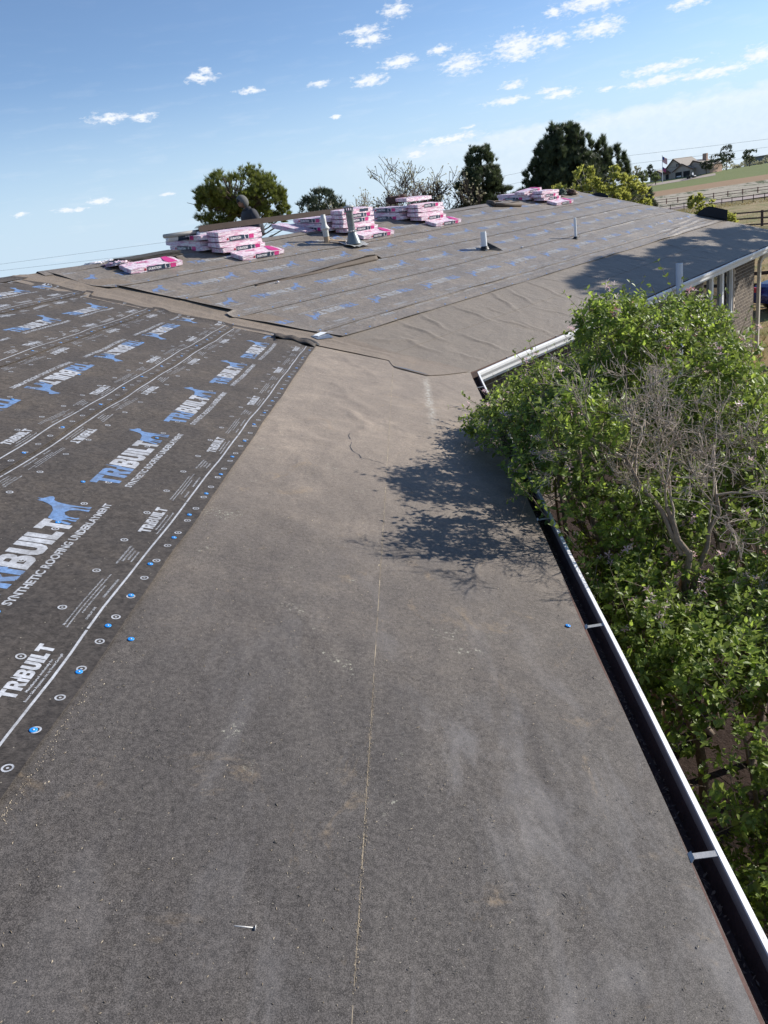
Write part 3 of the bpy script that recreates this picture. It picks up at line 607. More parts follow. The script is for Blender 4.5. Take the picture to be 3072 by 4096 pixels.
# ------------------------------------------------------------------ eaves, gutters, walls
def extr(prof, P0, P1, ends=(None, None)):
    pass
def gutter(x_of, name, s0, s1, m0, parent, straps):
    """prof in (outward, z); x_of(out, s, z) -> world; s0/s1 functions of outward distance (mitre)"""
    prof = [(.016, -.012, 0), (.018, -.120, 0), (.074, -.122, 0), (.096, -.062, 1), (.094, -.004, 2), (.096, .003, 2), (.114, -.002, 2), (.118, -.018, 2), (.116, -.050, 2), (.090, -.095, 2), (.086, -.130, 2), (.016, -.130, 0)]
    mb = MB(); n = 40; vs = []
    for i in range(n + 1):
        for (o, z, _) in prof:
            a, b = s0(o), s1(o); s = a + (b - a) * i / n
            dz = .003 * math.sin(s * 1.9) if o > .05 else 0; vs.append(x_of(o + .0025 * math.sin(s * 2.7 + 1) * (o > .05), s, z + dz))
    m = len(prof)
    for i in range(n):
        for j in range(m - 1):
            mb.add([], [])
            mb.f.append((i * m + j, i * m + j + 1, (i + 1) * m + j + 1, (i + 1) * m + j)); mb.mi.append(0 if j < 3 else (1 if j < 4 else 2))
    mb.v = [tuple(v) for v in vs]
    g = mb.build(name, [M['gut_dark'], M['gut_in'], M['white_paint']], parent)
    for s in straps:
        b = MB(); b.prism([x_of(-.004, s - .011, -.006), x_of(.100, s - .011, -.001), x_of(.100, s + .011, -.001), x_of(-.004, s + .011, -.006)], (0, 0, -.0022))
        b.prism([x_of(.002, s - .03, -.008), x_of(.020, s - .018, .006), x_of(.020, s + .012, .004), x_of(.002, s + .012, -.008)], (0, 0, -.003))
        b.build('gutter_strap', M['steel'], g)
    return g
nx = lambda o, s, z: Vector((o, s, z)); fx_ = lambda o, s, z: eV * s - nV * o + Vector((0, 0, z))
gutter(nx, 'gutter', lambda o: -14, lambda o: -o * TV, 0, house, [-11.9, -10.5, -9.1, -7.729, -6.36, -5.0, -3.6, -2.2, -.9])
gutter(fx_, 'gutter', lambda o: o * TV, lambda o: 16.0, 0, house, [.9, 2.3, 3.7, 5.1, 6.5, 7.9, 9.3, 10.7, 12.1, 13.5, 14.9])
for f_, a, b in ((nx, -14, 0), (fx_, 0, 16)):
    mb = MB(); mb.prism([f_(-.02, a, -.0035), f_(.010, a, -.0035), f_(.0125, a, -.05), f_(.0105, a, -.05), f_(.008, a, -.006), f_(-.02, a, -.006)], f_(-.02, b, -.0035) - f_(-.02, a, -.0035)); mb.build('drip_edge', M['drip'], house)
    mb = MB(); mb.prism([f_(.006, a, -.03), f_(.006, a, -.19), f_(-.012, a, -.19), f_(-.012, a, -.03)], f_(0, b, 0) - f_(0, a, 0)); mb.build('fascia_board', M['white_trim'], house)
    mb = MB(); mb.prism([f_(-.013, a, -.165), f_(-.013, a, -.18), f_(-.46, a, -.18), f_(-.46, a, -.165)], f_(0, b, 0) - f_(0, a, 0)); mb.build('soffit', M['white_trim'], house)
# rake boards on the gable
for r0, r1 in ((0, RID), (RID, 2 * RID)):
    mb = MB(); a, b = far(r0, 15.985), far(r1, 15.985); mb.prism([a - Vector((0, 0, .045)), b - Vector((0, 0, .045)), b - Vector((0, 0, .19)), a - Vector((0, 0, .19))], eV * .02); mb.build('rake_board', M['white_trim'], house)
M['mortar'] = mat('mortar', (0.40, 0.33, 0.26), 0.9, bump=0.4)
def brickmat():
    m = bpy.data.materials.new('dark_brick'); m.use_nodes = True; t = m.node_tree; N = NT(t); b = pbsdf(m)
    oi = N.n('ShaderNodeObjectInfo'); g = N.n('ShaderNodeNewGeometry'); co = N.n('ShaderNodeTexCoord').outputs['Object']
    r_ = N.m('FRACT', N.m('ADD', oi.outputs['Random'], g.outputs['Random Per Island']))
    c = N.mix(r_, (0.085, 0.062, 0.045), (0.155, 0.118, 0.082)); c = N.mix(N.ramp(N.noise(co, 45, 4, 0.7), [(0.4, 0.0), (0.7, 0.6)]), c, (0.05, 0.04, 0.032))
    t.links.new(c, b.inputs['Base Color']); b.inputs['Roughness'].default_value = 0.85
    bp = N.n('ShaderNodeBump', {'Height': N.noise(co, 90, 4, 0.7), 'Strength': 0.5, 'Distance': 0.004}); t.links.new(bp.outputs[0], b.inputs['Normal']); return m
M['brick'] = brickmat()
WR = .45; WT1 = 14.1; WIN = (10.18, 12.37, -1.47, -.26)
fw_ = lambda t, z, o=0.0: eV * t + nV * (WR - o) + Vector((0, 0, z))   # o = outward from the wall face
wall = empty('brick_wall'); wall.parent = house
mb = MB(); th = nV * .12
def panel(t0, t1, z0, z1): mb.prism([fw_(t0, z0), fw_(t1, z0), fw_(t1, z1), fw_(t0, z1)], th)
panel(.3, WIN[0], -3.1, -.18); panel(WIN[1], WT1 - .004, -3.1, -.18); panel(WIN[0], WIN[1], -3.1, WIN[2] - .10); panel(WIN[0], WIN[1], WIN[3], -.18)
mb.build('mortar_face', M['mortar'], wall)
# gable wall of the wing and the near wing's wall, seen by nobody from here but closing the house
mb = MB(); g0 = fw_(WT1, -3.1, -.001); g1 = eV * WT1 + nV * (2 * RID - .45) + Vector((0, 0, -3.1)); z_ = S * RID - .06
mb.prism([g0, g1, g1 + Vector((0, 0, 2.95)), eV * WT1 + nV * RID + Vector((0, 0, z_)), g0 + Vector((0, 0, 2.95))], -eV * .12)
mb.prism([Vector((-.45, -14, -3.1)), Vector((-.45, -.1, -3.1)), Vector((-.45, -.1, -.18)), Vector((-.45, -14, -.18))], (-.12, 0, 0))
mb.prism([Vector((-2 * RID + .45, -14, -3.1)), Vector((-2 * RID + .45, 4, -3.1)), Vector((-2 * RID + .45, 4, -.18)), Vector((-2 * RID + .45, -14, -.18))], (.12, 0, 0))
mb.build('plain_wall', M['brick'], house)
bm_ = MB(); bm_.box((0, 0, 0), (.198, .014, .066)); proto = bm_.build('brick', M['brick'], wall); bme = proto.data
for v in bme.vertices: v.co += Vector((random.uniform(-1, 1), random.uniform(-1, 1), random.uniform(-1, 1))) * .0015
bricks = []
for row in range(36):
    z = -.225 - row * .082
    k = 0; t = WT1 - .10 - (.105 if row % 2 else 0)
    while t > .4:
        if not (WIN[0] - .11 < t < WIN[1] + .11 and z > WIN[2] - .13): bricks.append((t, z))
        t -= .2095
    if row % 2: bricks.append((WT1 - .048, z, .5))
bricks.sort(key=lambda b: -b[0]); mm = MB(); rotz = Matrix.Rotation(math.atan2(eV.y, eV.x), 3, 'Z')
for i, bk_ in enumerate(bricks):
    p = fw_(bk_[0], bk_[1], .0015 + random.uniform(-.002, .002))
    if i < 300:
        o = proto if i == 0 else bpy.data.objects.new('brick', bme)
        if i: COL.objects.link(o); o.parent = wall
        o.location = p; o.rotation_euler = (0, random.uniform(-.006, .006), math.atan2(eV.y, eV.x)); o.scale = (bk_[2] if len(bk_) > 2 else 1, 1, 1)
    else: mm.box(p, (.198, .014, .066), rotz)
o = mm.build('bricks_farther_along', M['brick'], wall); o['kind'] = 'stuff'
# window: three panes in a white frame over a sill of bricks on edge
M['glass'] = mat('window_glass', (0.012, 0.014, 0.014), 0.015, var=0, spec=1.0); pbsdf(M['glass']).inputs['IOR'].default_value = 2.1
win = empty('window'); win.parent = house
def fbar(t0, t1, z0, z1, o0=-.075, o1=-.03): 
    m_ = MB(); m_.prism([fw_(t0, z0, o0), fw_(t1, z0, o0), fw_(t1, z1, o0), fw_(t0, z1, o0)], -nV * (o1 - o0)); return m_
mf = MB()
for a in ((WIN[0], WIN[1], WIN[2], WIN[2] + .075, -.10, -.015), (WIN[0], WIN[1], WIN[3] - .05, WIN[3], -.10, -.02), (WIN[0], WIN[0] + .06, WIN[2] + .075, WIN[3] - .05, -.10, -.02), (WIN[1] - .075, WIN[1], WIN[2] + .075, WIN[3] - .05, -.10, -.02),
          (10.80, 10.93, WIN[2] + .075, WIN[3] - .05, -.10, -.025), (11.56, 11.70, WIN[2] + .075, WIN[3] - .05, -.10, -.025)):
    q = fbar(*a); mf.add(q.v, q.f)
mf.build('window_frame', M['white_trim'], win)
for a, b in ((WIN[0] + .06, 10.80), (10.93, 11.56), (11.70, WIN[1] - .075)):
    q = MB(); q.prism([fw_(a, WIN[2] + .075, -.085), fw_(b, WIN[2] + .075, -.085), fw_(b, WIN[3] - .05, -.085), fw_(a, WIN[3] - .05, -.085)], nV * .006); q.build('window_pane', M['glass'], win)
sl = MB(); t = WIN[0] - .05
while t < WIN[1] + .22:
    sl.prism([fw_(t, WIN[2] - .005, -.10), fw_(t + .066, WIN[2] - .005, -.10), fw_(t + .066, WIN[2] - .055, .07), fw_(t, WIN[2] - .055, .07)], (0, 0, -.09)); t += .078
sl.build('window_sill', M['brick'], win)
# downspout on the corner
dp = MB()
def rtube(m_, pts, a, b):
    for i in range(len(pts) - 1):
        p, q = Vector(pts[i]), Vector(pts[i + 1]); d = (q - p).normalized(); s_ = nV.copy(); u_ = d.cross(s_).normalized(); s_ = u_.cross(d)
        m_.prism([p + s_ * a + u_ * b, p - s_ * a + u_ * b, p - s_ * a - u_ * b, p + s_ * a - u_ * b], (q - p) + d * .01)
rtube(dp, [eV * 15.5 + nV * .02 + Vector((0, 0, -.16)), eV * 15.25 + nV * .12 + Vector((0, 0, -.24)), eV * 14.45 + nV * .36 + Vector((0, 0, -.38)), eV * 14.30 + nV * .38 + Vector((0, 0, -.50)), eV * 14.30 + nV * .38 + Vector((0, 0, -2.72)), eV * 14.36 + nV * .25 + Vector((0, 0, -2.82))], .038, .05)
dp.build('downspout', M['beige_trim'], house)
# white pipe rising outside the gutter, and the roof pipes
def pipe_obj(name, base, h, r, m_, parent, wall_t=.004):
    mb = MB(); mb.lathe(base, [(r, 0), (r, h), (r - wall_t, h), (r - wall_t, h - .12), (.0005, h - .12)], 24); return mb.build(name, m_, parent, False)
pb = eV * 6.82 - nV * .20; p_ = pipe_obj('vent_pipe', Vector((pb.x, pb.y, GZ - .1)), .42 - GZ + .1, .062, M['pvc'], house)
p1 = empty('vent_pipe', far(3.49, 6.04)); p1.parent = house
pipe_obj('pipe', Vector((0, 0, -.05)), .42, .060, M['pvc'], p1)
def boot(parent, r, h, skirt):
    mb = MB(); q = Vector((0, 0, 1)).rotation_difference(FN).to_matrix()
    mb.lathe((0, 0, 0), [(skirt, .02), (r + .03, .035), (r + .012, h), (r + .001, h + .004)], 20); mb.build('rubber_boot', M['rubber'], parent, True)
boot(p1, .060, .085, .10)
mb = MB(); a = far(3.40, 6.10) - p1.location; mb.add([a, far(3.22, 6.32) - p1.location + Vector((0, 0, .03)), far(3.62, 6.24) - p1.location + Vector((0, 0, .16)), far(3.50, 6.12) - p1.location + Vector((0, 0, .17)), far(3.48, 6.08) - p1.location + Vector((0, 0, .03)), far(3.27, 6.34) - p1.location + Vector((0, 0, .025))], [(0, 1, 2, 3), (3, 2, 5, 4)])
mb.build('torn_felt_collar', M['rubber'], p1)
p2 = empty('vent_pipe', far(2.97, 9.10)); p2.parent = house
pipe_obj('pipe', Vector((0, 0, -.05)), .52, .030, M['pvc'], p2); boot(p2, .030, .06, .075)
mb = MB(); mb.prism([Vector((-.10, -.03, .03)), Vector((.05, -.05, .03)), Vector((.10, .0, .07)), Vector((.09, .05, .02)), Vector((-.05, .06, .02))], (0, 0, .006)); mb.build('torn_felt_collar', M['rubber'], p2)
# old white vent with a collar half way
wv = empty('vent_pipe', far(5.52, 3.55)); wv.parent = house; wv['label'] = 'old white vent pipe with a wide collar and a stained foot'
mb = MB(); mb.lathe((0, 0, -.05), [(.058, 0), (.058, .10)], 20); mb.lathe((0, 0, 0), [(.057, .05), (.056, .14)], 20); mb.build('stained_foot', M['stain'], wv, True)
mb = MB(); mb.lathe((0, 0, 0), [(.0585, .12), (.060, .235), (.064, .245), (.088, .262), (.090, .275), (.086, .285), (.062, .315), (.058, .33), (.050, .345), (.048, .40), (.046, .53), (.041, .53), (.041, .40)], 24); mb.build('pipe', M['pvc_old'], wv, True)
mb = MB(); mb.lathe((0, 0, 0), [(.0475, .44), (.0500, .443), (.0500, .452), (.0475, .455)], 24); mb.build('joint_ring', M['pvc_old'], wv, True)
fl = MB(); q = Vector((0, 0, 1)).rotation_difference(FN).to_matrix()
fl.box(Vector((-.10, -.06, .02)), (.16, .10, .006), q @ Matrix.Rotation(.4, 3, 'Z')); fl.box(Vector((.20, .03, .02)), (.34, .07, .008), q @ Matrix.Rotation(.12, 3, 'Z')); fl.build('stained_flashing', M['stain'], wv)
# grey metal vent: cone, pipe, storm collar and cap, on a lifted square flashing
dv = empty('flue_vent', far(5.12, 3.88)); dv.parent = house; dv['label'] = 'tall grey metal flue with conical base, ruffled collar and cap'
mb = MB(); V = []; n = 8
for i in range(n + 1):
    for j in range(n + 1):
        u, v = i / n * 2 - 1, j / n * 2 - 1; e2 = max(abs(u), abs(v)); V.append(eV * u * .25 + nV * v * .24 + Vector((0, 0, v * .24 * S + .055 + .012 * math.sin(i * 2 + j) * (e2 > .8) - .02 * (1 - e2))))
mb.add(V, [(i * (n + 1) + j, (i + 1) * (n + 1) + j, (i + 1) * (n + 1) + j + 1, i * (n + 1) + j + 1) for i in range(n) for j in range(n)]); mb.build('flashing_plate', M['plate'], dv, False)
mb = MB(); mb.lathe((0, 0, .03), [(.148, 0), (.140, .03), (.078, .225), (.073, .235)], 28); mb.build('base_cone', M['galv_dark'], dv, True)
mb = MB(); pr = []
for k in range(33):
    an = 2 * math.pi * k / 32
mb.lathe((0, 0, .25), [(.070, 0), (.098, .012), (.100, .018), (.072, .035)], 24); 
for i in range(0, len(mb.v)):
    x, y, z = mb.v[i]
    if math.hypot(x, y) > .09: mb.v[i] = (x, y, z + .008 * ((i % 2) * 2 - 1))
mb.build('storm_collar', M['steel'], dv)
M['galv_mot'] = mat('mottled_flue_pipe', (0.21, 0.235, 0.245), 0.4, 0.5, var=.35, vs=22)
mb = MB(); mb.lathe((0, 0, .24), [(.069, 0), (.069, .38), (.072, .385), (.072, .40)], 24); mb.build('flue_pipe', M['galv_mot'], dv, True)
mb = MB(); mb.lathe((0, 0, .62), [(.072, 0), (.094, .012), (.094, .03), (.080, .034)], 24)
for k in range(10):
    an = 2 * math.pi * k / 10; mb.box((math.cos(an) * .078, math.sin(an) * .078, .685), (.016, .016, .06), Matrix.Rotation(an, 3, 'Z'))
mb.build('vent_cage', M['galv_dark'], dv)
mb = MB(); mb.lathe((0, 0, .705), [(.095, 0), (.112, .004), (.112, .012), (.085, .030), (.04, .042), (.0005, .045)], 28); mb.build('rain_cap', M['plate'], dv, True)

# loose flaps of underlayment standing up at the gable end
def flap(name, P, nu, nvn, mt, parent, label=None):
    mb = MB(); V = [P(i / nu, j / nvn) for i in range(nu + 1) for j in range(nvn + 1)]
    mb.add(V, [(i * (nvn + 1) + j, (i + 1) * (nvn + 1) + j, (i + 1) * (nvn + 1) + j + 1, i * (nvn + 1) + j + 1) for i in range(nu) for j in range(nvn)]); o = mb.build(name, mt, parent, True)
    sm = o.modifiers.new('thick', 'SOLIDIFY'); sm.thickness = .002
    if label: o['label'] = label
    return o
M['under'] = mat('shaded_underlayment_underside', (0.010, 0.010, 0.013), 0.7, bump=.2)  # near-black stands in for backlit flaps and shaded undersides
M['felt_edge'] = mat('curled_felt_back', (0.085, 0.06, 0.042), 0.75, var=.2, vs=20)
flap('torn_underlayment_flap', lambda u, v: far(2.55 - .86 * u, 15.9 + .06 * math.sin(u * 3)) + eV * (.05 * v) + Vector((0, 0, .012 + .30 * v * (math.sin(min(1, u * 2.2) * math.pi / 2) ** .8))), 14, 5, M['under'], house, 'flap of underlayment, coloured backlit black, standing up at the gable edge')
flap('torn_underlayment_flap', lambda u, v: far(5.75 - .55 * u, 15.9) + eV * .04 * v + Vector((0, 0, .012 + .11 * v * math.sin(max(.02, u) * math.pi * .8))), 10, 4, M['under'], house)
# curled end of the lowest near course over the valley, dark underside showing
def curl(u, v):
    run = 2.42 - .54 * u; y = .46 - .30 * u ; A = near(run, y + .02 - .30 * v * (1 - .2 * u)); A.z += .02 + .055 * math.sin(v * math.pi * .9) * (.4 + .6 * math.sin(u * 3)) + .01 * math.sin(u * 17); return A
flap('curled_underlayment_end', curl, 16, 8, M['tri_near'], house)
flap('curled_underlayment_end', lambda u, v: near(2.17 - .32 * u, .12 + .03 * math.sin(u * 3) + .10 * v) + Vector((0, 0, .016 + .05 * v * math.sin(u * math.pi) ** .6)), 10, 4, M['under'], house)
# tan back of the loose lap; a black sheet stands for its shaded opening
def lapf(u, v):
    t = .3 + 3.05 * u; am = np.interp(t, [0, .3, 1.5, 3.0, 3.36, 3.5], [0, .008, .026, .095, .085, .02]); P = far(4.125 - .03 * v, t); P.z += .012 + am * (1 - .88 * v) + .004 * math.sin(t * 6); return P
flap('curled_lap_edge', lapf, 40, 3, M['felt_edge'], house)
flap('curled_lap_edge', lambda u, v: far(4.12 + .30 * u, 3.34 + .03 * math.sin(v * 4)) + eV * (-.02 + .12 * u * 0) + Vector((0, 0, .012 + (.11 * (1 - u) ** .7) * v)), 8, 4, M['under'], house)
# bare metal flashing and a white scrap showing at the foot of the valley
mb = MB(); mb.prism([far(2.0, -.72, .034), far(1.93, -.45, .03), far(1.80, -.50, .03), far(1.86, -.74, .034)], (0, 0, .003)); mb.build('valley_flashing', mat('blue_grey_flashing', (.16, .19, .24), .4, .3), house)
mb = MB(); mb.prism([far(1.98, -.70, .04), far(2.01, -.52, .045), far(1.95, -.47, .045), far(1.93, -.66, .04)], (0, 0, .006)); mb.build('white_membrane_scrap', M['pvc'], house)
mb = MB(); mb.prism([near(.935, -.50, .018), near(.70, -.62, .020), near(.53, -.71, .020), near(.60, -.66, .022), near(.80, -.54, .022)], (0, 0, .003)); mb.build('valley_flashing', bpy.data.materials['blue_grey_flashing'], house)
# crack scar in the felt
cr = MB(); pts = [(1.23, -3.67), (1.235, -3.76), (1.215, -3.85), (1.20, -3.95), (1.205, -4.05), (1.18, -4.15), (1.155, -4.20), (1.13, -4.22), (1.11, -4.29), (1.06, -4.285), (1.03, -4.31), (.99, -4.315), (.955, -4.34)]
V = []
for i, (a, b) in enumerate(pts):
    w = .004 + .003 * ((i * 7) % 3); z = float(hn(np.array(a), np.array(b))) + .0042
    p = near(a, b); p.z += z; q = near(a + w, b - w * .6); q.z += z; V += [p, q]
cr.add(V, [(2 * i, 2 * i + 1, 2 * i + 3, 2 * i + 2) for i in range(len(pts) - 1)]); cr.build('crack_in_felt', M['rubber'], house)
# grit: seeds, bark crumbs, straw over the felt; dead leaves in the gutter
gm = MB(); rg = random.Random(11)
for i in range(2600):
    run = rg.uniform(.02, 1.85); y = -9.3 + 9.3 * rg.random() ** 1.5 if i % 3 else rg.uniform(-8.6, -5)
    p = near(run, y); p.z += float(hn(np.array(run), np.array(y))) + .0045; L = rg.uniform(.002, .006); w = rg.uniform(.0008, .0016); an = rg.uniform(0, 6.3)
    if rg.random() < .015: L *= 2.2; w *= 1.8
    d = Vector((math.cos(an), math.sin(an), -S * math.cos(an) * 1.0)) * L; s_ = Vector((-math.sin(an), math.cos(an), S * math.sin(an))) * w
    gm.add([p - d, p + s_, p + d, p - s_, p + Vector((0, 0, w * 1.5))], [(0, 3, 4), (3, 2, 4), (2, 1, 4), (1, 0, 4)])
for i in range(2600):
    y = rg.uniform(-9.4, -.1); run = .932 + rg.gauss(0, .0035) + (.02 * rg.random() ** 3 if rg.random() < .2 else 0)
    if math.sin(y * 3.1) + math.sin(y * 7.7 + 1) * .6 < -.9 + rg.random(): continue
    p = near(run, y); p.z += float(hn(np.array(run), np.array(y))) + .0022 + (.002 if run > .935 else 0); L = rg.uniform(.0012, .0028); w = rg.uniform(.0009, .0018)
    d = Vector((0, 1, 0)) * L; s_ = Vector((1, 0, -S)) * w; gm.add([p - d, p + s_, p + d, p - s_, p + Vector((0, 0, w * 1.2))], [(0, 3, 4), (3, 2, 4), (2, 1, 4), (1, 0, 4)])
for i in range(2600):   # ochre sand along the lap of the underlayment
    y = -8.6 + 8.6 * rg.random() ** .8; run = 1.868 - abs(rg.gauss(0, .012)); p = near(run, y); p.z += float(hn(np.array(run), np.array(y))) + .0045; L = rg.uniform(.001, .003); w = rg.uniform(.0008, .0016)
    if math.sin(y * 2.1) + math.sin(y * 5.7 + 1) * .6 < -.6 + rg.random(): continue
    d = Vector((0, 1, 0)) * L; s_ = Vector((1, 0, -S)) * w; gm.add([p - d, p + s_, p + d, p - s_, p + Vector((0, 0, w * 1.2))], [(0, 3, 4), (3, 2, 4), (2, 1, 4), (1, 0, 4)])
y = -9.6
while y < -.1:   # thin broken line of tan dust caught in the seam
    L = rg.uniform(.03, .14); w = rg.uniform(.0006, .0022) * (1 + .16 * (y + 9.6)); q = []
    for yy_ in (y, y + L):
        for dr_ in (-w, 0): rn_q = .9345 + dr_; p = near(rn_q, yy_); p.z += float(hn(np.array(rn_q), np.array(yy_))) + .0014; q.append(p)
    gm.add(q, [(0, 1, 3, 2)]); y += L + (rg.uniform(.01, .08) if rg.random() < .7 else 0)
o = gm.build('straw_and_grit', leafmat('straw', (0.17, 0.13, 0.085), (0.42, 0.35, 0.25), 0.0), None); tag(o, 'straw crumbs, seeds and grit strewn over the near felt', 'debris', kind='stuff')
gm = MB()
for i in range(1500):
    y = rg.uniform(-9.2, -4.5); x = .02 + .06 * rg.random() ** 1.4; p = Vector((x, y, -.117 + rg.uniform(0, .006))); L = rg.uniform(.003, .014); an = rg.uniform(0, 6.3); w = L * rg.uniform(.1, .4)
    d = Vector((math.cos(an), math.sin(an), rg.uniform(-.2, .2))) * L; s_ = Vector((-math.sin(an), math.cos(an), .2)) * w
    gm.add([p - d, p + s_, p + d, p - s_], [(0, 3, 2, 1)])
o = gm.build('gutter_litter', leafmat('dead_leaf', (0.08, 0.055, 0.04), (0.30, 0.21, 0.15), 0.0), None); tag(o, 'dead leaves and dirt lying in the bottom of the gutter', 'debris', kind='stuff')
# roofing nail lying on the felt
nl = empty('roofing_nail', near(1.198, -8.166)); tag(nl, 'loose galvanised roofing nail lying on the felt near the bottom edge of the view', 'nail')
ax = (near(1.172, -8.1646, .006) - near(1.223, -8.1648, .0045)); ax.normalize(); c0 = near(1.223, -8.1648, .0045) - nl.location; c1 = near(1.1725, -8.1646, .0065) - nl.location
mb = MB(); mb.tube([c0, c0 + (c1 - c0) * .08, c1], [.0004, .0019, .0019], 10); mb.build('shank', M['steel'], nl, True)
mb = MB(); mb.lathe(c1, [(.0005, -.001), (.0072, -.001), (.0075, 0), (.0072, .0012), (.0005, .0014)], 16, axis=ax); mb.build('nail_head', M['steel'], nl, True)

# ------------------------------------------------------------------ shingle bundles
def wrapmat():
    m = bpy.data.materials.new('pink_wrapper'); m.use_nodes = True; t = m.node_tree; N = NT(t); b = pbsdf(m)
    co = N.n('ShaderNodeTexCoord').outputs['Object']; oi = N.n('ShaderNodeObjectInfo')
    n1 = N.noise(N.mapping(co, scale=(2.2, 7, 12), loc=(0, 0, 0)), 2.0, 6, 0.72, 1.2)
    c = N.mix(N.ramp(n1, [(0.42, 0.0), (0.56, 1.0)]), (0.68, 0.34, 0.48), (0.88, 0.82, 0.85))
    t.links.new(c, b.inputs['Base Color']); b.inputs['Roughness'].default_value = 0.32
    bp = N.n('ShaderNodeBump', {'Height': N.noise(N.mapping(co, scale=(4, 14, 22)), 2.4, 5, 0.7, 1.4), 'Strength': 0.9, 'Distance': 0.02}); t.links.new(bp.outputs[0], b.inputs['Normal']); return m
M['wrap'] = wrapmat()
M['navy'] = mat('navy_label', (0.018, 0.040, 0.075), 0.35, var=.4, vs=12, bump=.6, bs=20); M['mag'] = mat('magenta_label', (0.62, 0.04, 0.22), 0.35, var=.15, vs=10, bump=.4, bs=20)
M['redl'] = mat('red_label', (0.55, 0.02, 0.05), 0.4); M['whitel'] = mat('white_lettering', (0.75, 0.72, 0.74), 0.4, var=0.1)
DUR = text_mesh('DURATION', .036, .05, .24)
BL, BD, BH = 1.0, .33, .083
def make_bundle(kind, seed):
    rr = random.Random(seed); root = empty('shingle_bundle'); bm = bmesh.new(); bmesh.ops.create_cube(bm, size=1)
    bmesh.ops.scale(bm, vec=(BL, BD, BH), verts=bm.verts); bmesh.ops.subdivide_edges(bm, edges=bm.edges[:], cuts=5, use_grid_fill=True)
    for v in bm.verts:
        p = v.co; e = abs(p.x) / (BL / 2); ed = max(0, e - .8) / .2
        p.z *= 1 - .18 * ed; p.y *= 1 - .05 * ed
        nv = noise.noise_vector(Vector((p.x * 5 + seed * 9, p.y * 9, p.z * 30)));
        amp = .010 if abs(p.y) < BD / 2 - .01 or ed > .3 else .003
        p.z += nv.z * amp; p.x += nv.x * .012; p.y += nv.y * (.006 if ed > .3 else .002); p.z += BH / 2 + .004 * math.sin(p.x * 3 + seed)
    me = bpy.data.meshes.new('wrap'); bm.to_mesh(me); bm.free(); o = link('wrapper', me, M['wrap'], root, False)
    y = -BD / 2 - .0035
    def pan(name, x0, x1, z0, z1, m_, par=root, yy=y):
        mb = MB(); n = 8; V = []
        for i in range(n + 1):
            x = x0 + (x1 - x0) * i / n; w = .0015 * math.sin(i * 2.3 + seed); V += [(x, yy + w, z0 + .002 * math.sin(i * 3 + seed)), (x, yy - w, z1 + .003 * math.sin(i * 1.7 + seed))]
        mb.add(V, [(2 * i, 2 * i + 2, 2 * i + 3, 2 * i + 1) for i in range(n)]); return mb.build(name, m_, par)
    if kind in 'AB':
        x0 = -.20 if kind == 'A' else -.27
        pan('label_panel', x0, x0 + .34, .006, .079, M['navy']); pan('label_panel', x0 + .355, x0 + .43, .010, .072, M['navy'])
        pan('magenta_band', x0 + .45, x0 + .56, .008, .076, M['mag']); pan('logo_patch', x0 - .055, x0 - .02, .022, .058, M['redl'])
        V, T = DUR; sg = 1 if kind == 'A' else 1
        me = np_mesh('lettering', np.stack([V[:, 0] + x0 + .02, np.full(len(V), y - .003), V[:, 1] + .024], -1), T); link('lettering', me, M['whitel'], root)
        mb = MB(); mb.add([(x0 + .352, y - .002, .012), (x0 + .362, y - .002, .012), (x0 + .350, y - .002, .042), (x0 + .368, y - .002, .042), (x0 + .352, y - .002, .072), (x0 + .342, y - .002, .072), (x0 + .338, y - .002, .036), (x0 + .354, y - .002, .036)], [(0, 1, 3, 2), (6, 7, 4, 5)]); mb.build('flash_mark', M['whitel'], root)
        if kind == 'A':   # the print carries on over the top
            mb = MB(); zt = BH + .012; mb.add([(.22, -.165, zt - .006), (.40, -.165, zt - .006), (.40, -.02, zt), (.22, -.02, zt), (.40, .16, zt - .003), (.30, .16, zt - .003)], [(0, 1, 2, 3), (3, 2, 4, 5)]); mb.build('magenta_band', M['mag'], root)
            me = np_mesh('lettering', np.stack([V[:, 0] * .9 - .25, V[:, 1] * 1.3 + .03, np.full(len(V), zt - .001)], -1), T); link('lettering', me, M['mag'], root)
    elif kind == 'C':
        for a, b in ((-.42, -.30), (.05, .33)): pan('label_panel', a, b, .014, .070, M['mag'] if a < 0 else M['navy'])
    return root
protos = {k: [make_bundle(k, s * 3 + i) for i in range(2)] for s, k in enumerate('ABCD')}
used = set()
def place_bundle(kind, P, X, Y, label, group='pink wrapped shingle bundles stacked along the ridge'):
    pr = protos[kind][random.randint(0, 1)]
    if pr.name in used: o = dup(pr)
    else: o = pr; used.add(pr.name)
    X = X.normalized(); Z = X.cross(Y).normalized(); Y = Z.cross(X); a = random.uniform(-.025, .025)
    m_ = Matrix((X, Y, Z)).transposed() @ Matrix.Rotation(a, 3, 'Z') @ Matrix.Rotation(random.uniform(-.012, .012), 3, 'X')
    o.matrix_world = Matrix.Translation(P) @ m_.to_4x4(); tag(o, label, 'shingle bundle', group); return o
slp = math.atan(S)
